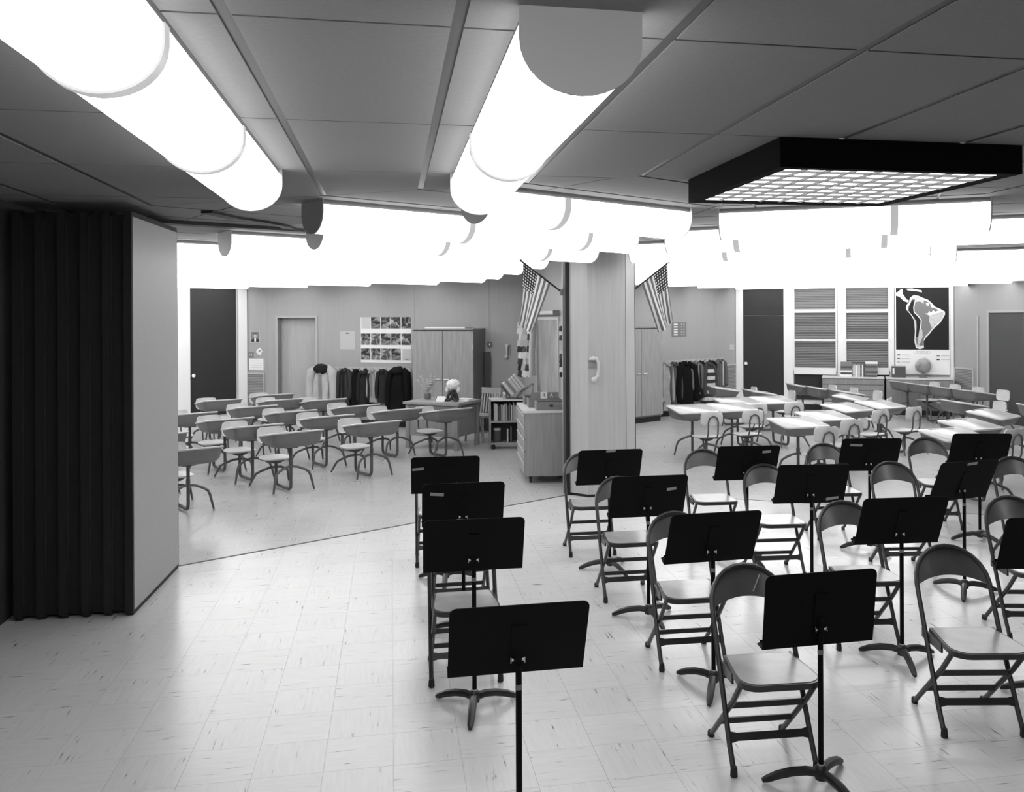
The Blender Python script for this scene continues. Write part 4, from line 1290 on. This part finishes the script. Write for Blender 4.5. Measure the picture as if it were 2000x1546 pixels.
poly_on(mp, 'southern_plain', 'plateau', z8([(1250, 500), (1275, 505), (1280, 570), (1240, 670), (1225, 670), (1235, 590)]), -.0081)
def text_on(parent, name, txt, size, x, y, z, mat='ink'):
    cu = bpy.data.curves.new(name, 'FONT')
    cu.body = txt; cu.size = size; cu.align_x = 'CENTER'; cu.align_y = 'CENTER'; cu.extrude = .0004
    cu.materials.append(M[mat])
    tmp = bpy.data.objects.new(name, cu); COL.objects.link(tmp)
    me = bpy.data.meshes.new_from_object(tmp.evaluated_get(bpy.context.evaluated_depsgraph_get()))
    bpy.data.objects.remove(tmp); bpy.data.curves.remove(cu)
    o = bpy.data.objects.new(name, me); COL.objects.link(o); o.parent = parent
    o.location = (x, y, z); o.rotation_euler = (PI / 2, 0, 0)
    return o
ly = z8([(1270, 722)])[0]
text_on(mp, 'lettering', 'LEGEND', .085, ly[0] * mp['w'], -.0045, ly[1] * mp['h'], 'lightg')
for (a, b, m_) in ((1047, 748, 'ink'), (1047, 782, 'mid'), (1047, 815, 'lightg'), (1425, 752, 'mid'), (1425, 788, 'ink')):
    f = z8([(a, b)])[0]
    sub(mp, 'legend_swatch', m_, f[0], f[1], .055, .014, .002)
    sub(mp, 'legend_caption', 'paperd', f[0] + .13, f[1], .15, .010, .001)

# ------------------------------------------------------------------ chalkboard wall
def board_frac(p_near, p_far, y0, y1): return rect_on(W_board, p_far, y0, p_near, y1)
u0, u1 = W_board.px(1052, 680)[0], W_board.px(1093, 680)[0]
h1 = W_board.px(1070, 624)[1]; h0 = .85
cb = thing('chalkboard', 'smeared grey chalkboard on the wall beside the column', 'chalkboard', W_board.pt((u0 + u1) / 2, (h0 + h1) / 2, 0), W_board.rz)
MB().box((0, -.010, 0), (u1 - u0, .02, h1 - h0)).build('board_panel', 'board', cb)
for a in (-1, 1):
    MB().box((a * ((u1 - u0) / 2 + .02), -.015, 0), (.04, .03, h1 - h0 + .08)).build('frame', 'chalk', cb)
    MB().box((0, -.015, a * ((h1 - h0) / 2 + .02)), (u1 - u0, .03, .04)).build('frame', 'chalk', cb)
MB().box((0, -.05, -(h1 - h0) / 2 - .04), (u1 - u0, .08, .02)).build('chalk_tray', 'lightg', cb)
# rolled map tube above the board
a = W_board.pt(u0 - .1, h1 + .10, .07); b = W_board.pt(u1 + .04, h1 + .10, .07)
rt = thing('map_roller', 'pale rolled map tube mounted above the chalkboard', 'map roller', a, W_board.rz)
L_ = math.hypot(b[0] - a[0], b[1] - a[1])
MB().tube([(0, 0, 0), (L_, 0, 0)], .035, 10).build('roll', 'lightg', rt)
for x in (0, L_): MB().box((x, .015, 0), (.02, .09, .06)).build('bracket', 'mid', rt)
# white hanging scroll with curled sides
us = W_board.px(1050, 680)[0]; hs1 = W_board.px(1041, 624)[1]; hs0 = W_board.px(1041, 733)[1]
scr = thing('paper_scroll', 'long white paper strip curling off the wall left of the chalkboard', 'paper', W_board.pt(us, hs0, .03), W_board.rz)
g = [[(.02 + .10 * math.sin(i / 8 * PI * .6), -.005 - .115 * i / 8 - .012 * math.sin(k / 2), (hs1 - hs0) * k / 10) for i in range(9)] for k in range(11)]
g[0] = [(x * .7, y, z + .03) for x, y, z in g[0]]
MB().sheet(g).build('strip', 'paper', scr, smooth=True)
# strings of paper cut-outs
random.seed(11)
for (pxx, lab, n_) in ((1016, 'string of dark and white paper cut-outs at the corner', 9), (1024, 'string of pale paper cut-outs under the left flag', 9), (1033, 'string of checked paper cut-outs beside the white strip', 9), (1095.5, 'narrow paper garland between chalkboard and column', 12)):
    offw = .10 if pxx < 1090 else .05
    uu = W_board.px(pxx, 680, offw)[0]; t1 = W_board.px(pxx, 628, offw)[1]; t0 = W_board.px(pxx, 735, offw)[1]
    st = thing('paper_garland', lab, 'garland', W_board.pt(uu, t0, offw), R(2))
    MB().tube([(0, 0, 0), (0, 0, t1 - t0)], .004, 5).build('string', 'ink', st)
    for k in range(n_):
        z = (t1 - t0) * (k + .5) / n_
        s_ = min((t1 - t0) / n_ * .75, .07)
        wq = random.uniform(.5, 1.3) if pxx < 1090 else .7
        tl = random.uniform(-.5, .5)
        poly = [(-s_ * wq * .8, -s_ * .6), (s_ * wq * .3, -s_ * .9), (s_ * wq, -s_ * .1), (s_ * wq * .4, s_ * .8), (-s_ * wq * .6, s_ * .7)]
        MB().prism(poly, 0, .002, Matrix.Translation((0, -.01 - .02 * random.random(), z)) @ Matrix.Rotation(tl, 4, 'Z') @ XZ).build('paper_piece', random.choice(['paper', 'paper', 'lightg', 'darkg', 'ink'] if pxx != 1024 else ['paper', 'lightg', 'paperd', 'mid']), st)

# ------------------------------------------------------------------ flags
def flag(side, label):
    """side -1: left room, +1: right room"""
    a = bear(B0); p = (a[1], -a[0])             # p points to the viewer's right
    sx = .40 if side > 0 else .415
    base = Vector((COLM[0] + a[0] * .05 + p[0] * side * sx, COLM[1] + a[1] * .05 + p[1] * side * sx, 2.29))
    pd = Vector((p[0] * side, p[1] * side, 0))
    tip = base + pd * .475 + Vector((0, 0, .36))
    t = thing('flag', label, 'flag', tuple(base), 0)
    T = Matrix.Translation(-base)
    MB().tube([T @ base, T @ tip], .010, 8).build('pole', 'pole', t)
    MB().sphere(tuple(T @ tip), .016, 8, 6).build('finial', 'pole', t)
    MB().box(tuple(T @ (base + pd * -.0)), (.05, .05, .07)).build('bracket', 'mid', t)
    d = (base - tip).normalized()
    HO, FL = .40, .68
    out = Vector((-a[0], -a[1], 0))            # toward the viewer
    rows = []; uvs = []
    NU, NV = 26, 24
    for i in range(NU + 1):
        u = i / NU; row = []
        h = tip + d * (.03 + HO * u)
        for j in range(NV + 1):
            v = j / NV
            # cloth falls; lower hoist points are drawn in under the tip
            pull = .62 * (u ** 1.0)
            dirv = (Vector((0, 0, -1)) + pd * (pull * .62)).normalized()
            fold = .028 * math.sin(u * 9.0 + v * 2.0) * v + .02 * math.sin(u * 17 + 1) * v * v
            q = h + dirv * (FL * v * (1 - .10 * u)) + out * fold + pd * (.012 * math.sin(u * 12) * v)
            q -= pd * (.05 * (1 - u) * v * v) * -1
            row.append(T @ q); uvs.append((u, v))
        rows.append(row)
    o = MB().sheet(rows).build('flag_cloth', 'flag', t, smooth=True, sharp=80)
    uvl = o.data.uv_layers.new(name='UVMap')
    for lp in o.data.loops:
        uvl.data[lp.index].uv = uvs[lp.vertex_index]
    return t
flag(-1, 'striped and starred flag on a slanted pole left of the column')
flag(1, 'striped and starred flag on a slanted pole right of the column')

# ------------------------------------------------------------------ teacher desk and what is on it
D0 = on_floor(892, 880)
TDX = Vector((-.93, .37)).normalized()          # along the front edge, to the viewer's left
td_rz = math.atan2(-TDX.y, -TDX.x)               # local x to the viewer's right
tdl, tdd, tdh = .90, .74, .72
ex = Vector((math.cos(td_rz), math.sin(td_rz))); ey = Vector((-ex.y, ex.x))
tc = Vector(D0) - ex * (tdl / 2 - .03) + ey * (tdd / 2 - .03)
td = thing('teacher_desk', 'wooden teacher desk with framed front panel before the wardrobe', 'desk', (tc.x, tc.y, 0), td_rz)
MB().box((0, 0, tdh - .02), (tdl + .06, tdd + .06, .04)).build('desk_top', 'wood', td)
for sx in (-1, 1):
    for sy in (-1, 1):
        MB().box((sx * (tdl / 2 - .03), sy * (tdd / 2 - .03), (tdh - .04) / 2), (.06, .06, tdh - .04)).build('leg', 'wood', td)
MB().box((0, -tdd / 2 + .03, .44), (tdl - .12, .02, .48)).build('front_panel', 'wood', td)
MB().box((tdl / 2 - .03, 0, .44), (.02, tdd - .12, .48)).build('side_panel', 'wood2', td)
MB().box((-tdl / 2 + .03, 0, .44), (.02, tdd - .12, .48)).build('side_panel', 'wood2', td)
MB().box((0, -tdd / 2 + .018, .645), (tdl - .12, .012, .05)).build('front_rail', 'wood2', td)
MB().box((tdl / 2 - .008, .0, .60), (.02, tdd * .55, .10)).build('drawer', 'woodd', td)
def td_pt(x, y, z=0): return (tc.x + ex.x * x + ey.x * y, tc.y + ex.y * x + ey.y * y, tdh + .0005 + z)
vs = thing('potted_plant', 'small pot of thin sprigs at the left end of the teacher desk', 'plant', td_pt(-.30, .05), td_rz)
MB().lathe([(.045, 0), (.055, .04), (.052, .09), (.046, .095)], 12).build('pot', 'pot', vs)
for k in range(9):
    a = k * 2.39; L2 = .20 + .10 * random.random()
    tipp = (math.cos(a) * .17 - .05, math.sin(a) * .10, .09 + L2)
    sp = MB().tube([(0, 0, .08), (math.cos(a) * .05, math.sin(a) * .03, .09 + L2 * .5), tipp], .005, 5).build('sprig', 'leaf', vs)
    lf = MB()
    for q in range(5):
        f = .4 + .14 * q
        c = Vector((math.cos(a) * .17 * f - .05 * f * f, math.sin(a) * .10 * f, .09 + L2 * f))
        lf.add([c + Vector(v_) for v_ in ((-.024, 0, 0), (0, -.008, -.013), (.03, 0, .008), (0, .008, .016))], [(0, 1, 2, 3)])
    lf.build('leaf', 'leaf', sp, smooth=False)
for k, (x, y, w_, d_, r_, lab) in enumerate(((-.08, .22, .28, .22, .3, 'pile of white papers at the back of the teacher desk'), (.26, .24, .24, .18, -.2, 'white papers behind the doll on the teacher desk'), (.36, -.05, .20, .14, .5, 'paper sheet at the right end of the teacher desk'))):
    tag(at(MB().box((0, 0, .006), (w_, d_, .012)).build('paper_sheets', 'paper'), td_pt(x, y), td_rz + r_), lab, 'papers')
ib = thing('ink_stand', 'small black stapler-like object in the middle of the teacher desk', 'stapler', td_pt(-.06, -.03), td_rz)
MB().prism(rrect(.12, .05, .015, 3), 0, .015).build('base', 'mid', ib)
MB().prism(rrect(.08, .045, .015, 3), .015, .055).build('body', 'black', ib)
nc = thing('name_card', 'white folded card on the front edge of the teacher desk', 'card', td_pt(.07, -.20), td_rz + .1)
MB().add([(-.07, -.03, 0), (.07, -.03, 0), (.085, .0, .08), (-.055, .0, .08)], [(0, 1, 2, 3)]).build('front_leaf', 'paper', nc, smooth=False)
MB().add([(-.07, .03, 0), (.07, .03, 0), (.085, .0, .08), (-.055, .0, .08)], [(3, 2, 1, 0)]).build('back_leaf', 'paper', nc, smooth=False)
dl = thing('shaggy_doll', 'doll with shaggy pale hair and black body on the teacher desk', 'doll', td_pt(.24, -.10), td_rz)
MB().tube([(0, 0, .02), (0, 0, .08), (0, 0, .15), (0, 0, .20)], [.035, .045, .04, .03], 10).build('body', 'black', dl)
for s in (-1, 1):
    MB().tube([(s * .03, -.01, .15), (s * .075, -.03, .09), (s * .09, -.03, .02)], [.02, .022, .025], 8).build('arm', 'black', dl)
    MB().tube([(s * .02, -.02, .05), (s * .06, -.05, .02), (s * .11, -.06, .018)], [.022, .022, .018], 8).build('leg', 'black', dl)
hd = MB().sphere((0, 0, .255), .10, 18, 11, (1.15, 1, .85), .16)
hd.build('hair', 'hair', dl, smooth=True, sharp=180)
for s in (-1, 1):
    MB().sphere((s * .095, -.01, .185), .045, 10, 7, (.7, .8, 1.4), .25).build('hair_tuft', 'hair', dl, smooth=True, sharp=180)
# wooden slat-back chair behind the desk
wc = on_height(943, 868)
ws = thing('wooden_chair', 'pale slat-back wooden chair behind the teacher desk', 'chair', (wc[0] - .05, wc[1] + .45, 0), td_rz + R(-15))
MB().prism(rrect(.42, .42, .05, 3), .40, .43).build('seat', 'wood', ws)
for sx in (-1, 1):
    MB().tube([(sx * .17, -.17, .40), (sx * .19, -.19, 0)], .018, 8).build('leg', 'wood', ws)
    MB().tube([(sx * .19, .22, 0), (sx * .18, .18, .42), (sx * .19, .26, .84)], .018, 8).build('leg', 'wood', ws)
MB().box((0, .245, .80), (.42, .02, .10)).build('top_rail', 'wood', ws)
for k in range(6):
    MB().box((-.14 + .056 * k, .22, .60), (.026, .012, .32), 0, Matrix.Rotation(R(-9), 4, 'X')).build('back_slat', 'wood', ws)

# ------------------------------------------------------------------ low bookcase and rolling drawer cabinet by the column
q0 = on_floor(958, 877); q1 = on_floor(1000, 875)
BKW, BKD, BKH = .92, .34, .76
bk_rz = R(6)
bc = thing('bookcase', 'low open bookcase with two shelves beside the chalkboard wall', 'bookcase', (q0[0] + .43, q0[1] + .16, 0), bk_rz)
for s in (-1, 1): MB().box((s * (BKW / 2 - .012), 0, .06 + (BKH - .06) / 2), (.024, BKD, BKH - .06)).build('side_panel', 'wood2', bc)
for z, nm in ((.09, 'bottom_board'), (.42, 'shelf'), (BKH - .012, 'top_board')):
    MB().box((0, 0, z), (BKW - (.05 if nm == 'shelf' else .0), BKD, .024)).build(nm, 'wood' if nm != 'top_board' else 'cabtop', bc)
MB().box((0, BKD / 2 - .006, .42), (BKW - .05, .01, .64)).build('back_panel', 'darkg', bc)
for s in (-1, 1):
    MB().lathe([(.02, 0), (.03, .01), (.03, .05), (.015, .077)], 8, (s * (BKW / 2 - .06), -.10, 0)).build('caster', 'black', bc)
bcx = Vector((math.cos(bk_rz), math.sin(bk_rz))); bcy = Vector((-bcx.y, bcx.x))
def bc_pt(x, y, z): return (bc.location.x + bcx.x * x + bcy.x * y, bc.location.y + bcx.y * x + bcy.y * y, z)
x = -BKW / 2 + .07
k = 0
while x < -.02:
    th_ = random.uniform(.010, .019)
    book_up(bc_pt(x + th_ / 2, -.02, .4325), bk_rz, th_, .20, random.uniform(.22, .27), random.choice(['paperd', 'lightg', 'mid', 'darkg', 'trimgrey']), 'book standing on the upper shelf of the low bookcase', 'books on the upper shelf')
    x += th_ + .004; k += 1
for x, th_, hh, m_ in ((-.18, .02, .20, 'paperd'), (-.13, .025, .23, 'darkg'), (.0, .03, .22, 'mid'), (.05, .02, .2, 'lightg')):
    book_up(bc_pt(x, -.02, .1025), bk_rz, th_, .18, hh, m_, 'book standing on the lower shelf of the low bookcase', 'books on the lower shelf')
jb = thing('storage_jar', 'dark lidded jar at the left of the lower bookcase shelf', 'jar', bc_pt(-.34, -.05, .1025), bk_rz)
MB().lathe([(.06, 0), (.065, .02), (.065, .16), (.05, .18)], 14).build('body', 'darkg', jb)
MB().lathe([(.055, .18), (.058, .19), (.055, .21)], 14).build('lid', 'lightg', jb)
# slanted wire book rack on top
wr = thing('book_rack', 'black wire rack holding tilted books on the bookcase', 'rack', bc_pt(.02, 0, BKH + .0005), bk_rz)
for yy in (-.09, .09):
    MB().tube([(-.20, yy, .006), (-.05, yy, .006), (.02, yy, .10), (.20, yy, .22), (.20, yy, .006), (-.05, yy, .006)], .006, 6).build('wire_side', 'pole', wr)
MB().tube([(.20, -.09, .22), (.20, .09, .22)], .006, 6).build('wire_bar', 'pole', wr)
for k in range(6):
    o = book_up((0, 0, 0), bk_rz, .030 + .01 * (k % 2), .17, .22 + .01 * (k % 3), ['darkg', 'paperd', 'mid', 'lightg', 'paperd', 'lightg'][k], 'book tilted in the black wire rack', 'books in the wire rack')
    loc = bc_pt(-.14 + .042 * k, 0, BKH + .035 + .028 * k)
    o.matrix_world = Matrix.Translation(loc) @ Matrix.Rotation(bk_rz, 4, 'Z') @ Matrix.Rotation(R(-38), 4, 'Y')
tc_ = thing('tin_can', 'small tin can on the bookcase left of the wire rack', 'can', bc_pt(-.22, -.06, BKH + .0005), 0)
MB().lathe([(.03, 0), (.032, .004), (.032, .095), (.029, .1)], 12).build('can_body', 'can', tc_)
MB().lathe([(.024, .1), (.024, .1005)], 12).build('can_rim', 'mid', tc_)

# rolling drawer cabinet
c0 = on_height(1028, 945, .0); cL = on_height(1010, 925, 0)
rd_rz = R(7)
RW, RD_, RH = .62, 1.05, .88
e1 = Vector((math.cos(rd_rz), math.sin(rd_rz))); e2 = Vector((math.sin(R(-16)), math.cos(R(-16)))); e2 = Vector((-e1.y, e1.x))
rc = Vector(c0) + e1 * (RW / 2 - .02) + e2 * (RD_ / 2)
rcab = thing('drawer_cart', 'wide wooden drawer cabinet on casters beside the column', 'cabinet', (rc.x, rc.y, 0), rd_rz)
MB().box((0, 0, .09 + (RH - .12) / 2), (RW - .03, RD_, RH - .12)).build('body', 'wood', rcab)
MB().box((0, 0, RH - .015), (RW + .02, RD_ + .02, .03)).build('top_board', 'cabtop', rcab)
for k in range(5):
    hh = (RH - .15) / 5
    d = MB().box((-RW / 2 + .006, 0, .10 + hh * (k + .5)), (.018, RD_ - .02, hh - .014)).build('drawer', 'wood', rcab)
    MB().box((-RW / 2 - .006, 0, .10 + hh * (k + .93)), (.012, RD_ - .04, .012)).build('drawer_lip', 'lightg', d)
for sx in (-1, 1):
    for sy in (-1, 1):
        cs = MB().lathe([(.03, -.012), (.03, .012)], 12); T = Matrix.Translation((sx * (RW / 2 - .08), sy * (RD_ / 2 - .10), .031)) @ Matrix.Rotation(PI / 2, 4, 'Y')
        cs.v = [tuple(T @ Vector(p)) for p in cs.v]; cs.box((sx * (RW / 2 - .08), sy * (RD_ / 2 - .10), .075), (.04, .04, .03)); cs.build('caster', 'black', rcab)
def rc_pt(x, y, z=0): return (rc.x + e1.x * x + e2.x * y, rc.y + e1.y * x + e2.y * y, RH + .0005 + z)
def file_box(x, y, z, label, letters=False, w_=.36):
    f = thing('file_box', label, 'box', rc_pt(x, y, z), rd_rz)
    MB().box((0, 0, .05), (w_, .24, .10)).build('tray', 'mid', f)
    MB().box((0, -.1215, .055), (.05, .004, .018)).build('label_holder', 'ink', f)
    MB().box((0, .0, .105), (w_ - .03, .21, .012)).build('cards', 'darkg', f)
    if letters:
        MB().box((0, -.124, .145), (w_ - .05, .004, .085)).build('letter_strip', 'mid', f)
        pl = MB().box((-.01, -.127, .15), (.085, .003, .08)).build('letter_card', 'paper', f)
        text_on(pl, 'lettering', 'R', .075, -.01, -.1295, .148)
        text_on(f, 'lettering', 'A', .06, .085, -.1275, .148, 'paper')
    return f
file_box(.02, -.38, 0, 'grey file box at the near edge of the rolling cabinet')
file_box(-.02, -.02, 0, 'grey file box in the middle of the rolling cabinet with letter cards', True, .40)
file_box(-.06, .36, 0, 'grey file box at the far end of the rolling cabinet')
for k in range(5):
    tag(at(MB().prism(rrect(.16, .26, .004, 1), 0, .016).build('paper_tray', 'paper' if k % 2 == 0 else 'lightg'), rc_pt(.22, -.12, .0165 * k), rd_rz + random.uniform(-.08, .08)), 'paper pad in the pile against the column on the rolling cabinet', 'papers', 'paper pile on the cabinet')
sh = thing('black_bag', 'small dark pouch on the rolling cabinet by the column', 'pouch', rc_pt(.27, -.40), rd_rz)
MB().sphere((0, 0, .035), .06, 12, 8, (1.2, 1, .58), .1).build('pouch_body', 'black', sh)
MB().box((0, 0, .072), (.08, .012, .006)).build('zip', 'mid', sh)

# single out each book and pad by its place in its row or pile
NTH = ['first', 'second', 'third', 'fourth', 'fifth', 'sixth', 'seventh', 'eighth', 'ninth', 'tenth', 'eleventh', 'twelfth', 'thirteenth', 'fourteenth', 'fifteenth', 'sixteenth', 'seventeenth', 'eighteenth', 'nineteenth', 'twentieth', 'twenty-first', 'twenty-second', 'twenty-third', 'twenty-fourth']
for g_, ph_, ax in (('left book stack', '%s book from the bottom of the left stack on the drawer cabinet', 2), ('right book stack', '%s book from the bottom of the right stack on the drawer cabinet', 2),
                    ('upright books on the drawer cabinet', '%s upright book from the left between the stacks on the drawer cabinet', 0), ('books on the upper shelf', '%s book from the left on the upper bookcase shelf', 0),
                    ('books on the lower shelf', '%s book from the left on the lower bookcase shelf', 0), ('books in the wire rack', '%s tilted book from the left in the black wire rack', 0),
                    ('paper pile on the cabinet', '%s pad from the bottom of the paper pile beside the column', 2)):
    bpy.context.view_layer.update()
    mem = sorted([o for o in bpy.data.objects if o.get('group') == g_], key=lambda o: o.matrix_world.translation[ax])
    for k, o in enumerate(mem): o['label'] = ph_ % NTH[k]

# small things on student desks
gz = [d for d in bpy.data.objects if d.get('label', '').endswith('with glasses on it')][0]
ga = thing('eyeglasses', 'black eyeglasses lying on a light desk top at right', 'glasses', (gz.location.x - .12, gz.location.y + .10, .697), R(30))
for s in (-1, 1):
    MB().tube([(s * .032 + .024 * math.cos(a), .02 * math.sin(a), .004) for a in [i * PI / 5 for i in range(11)]], .003, 5).build('rim', 'ink', ga)
    MB().tube([(s * .056, 0, .004), (s * .06, .06, .004), (s * .04, .10, .004)], .003, 5).build('temple', 'ink', ga)
MB().tube([(-.01, .005, .004), (.01, .005, .004)], .003, 5).build('bridge', 'ink', ga)
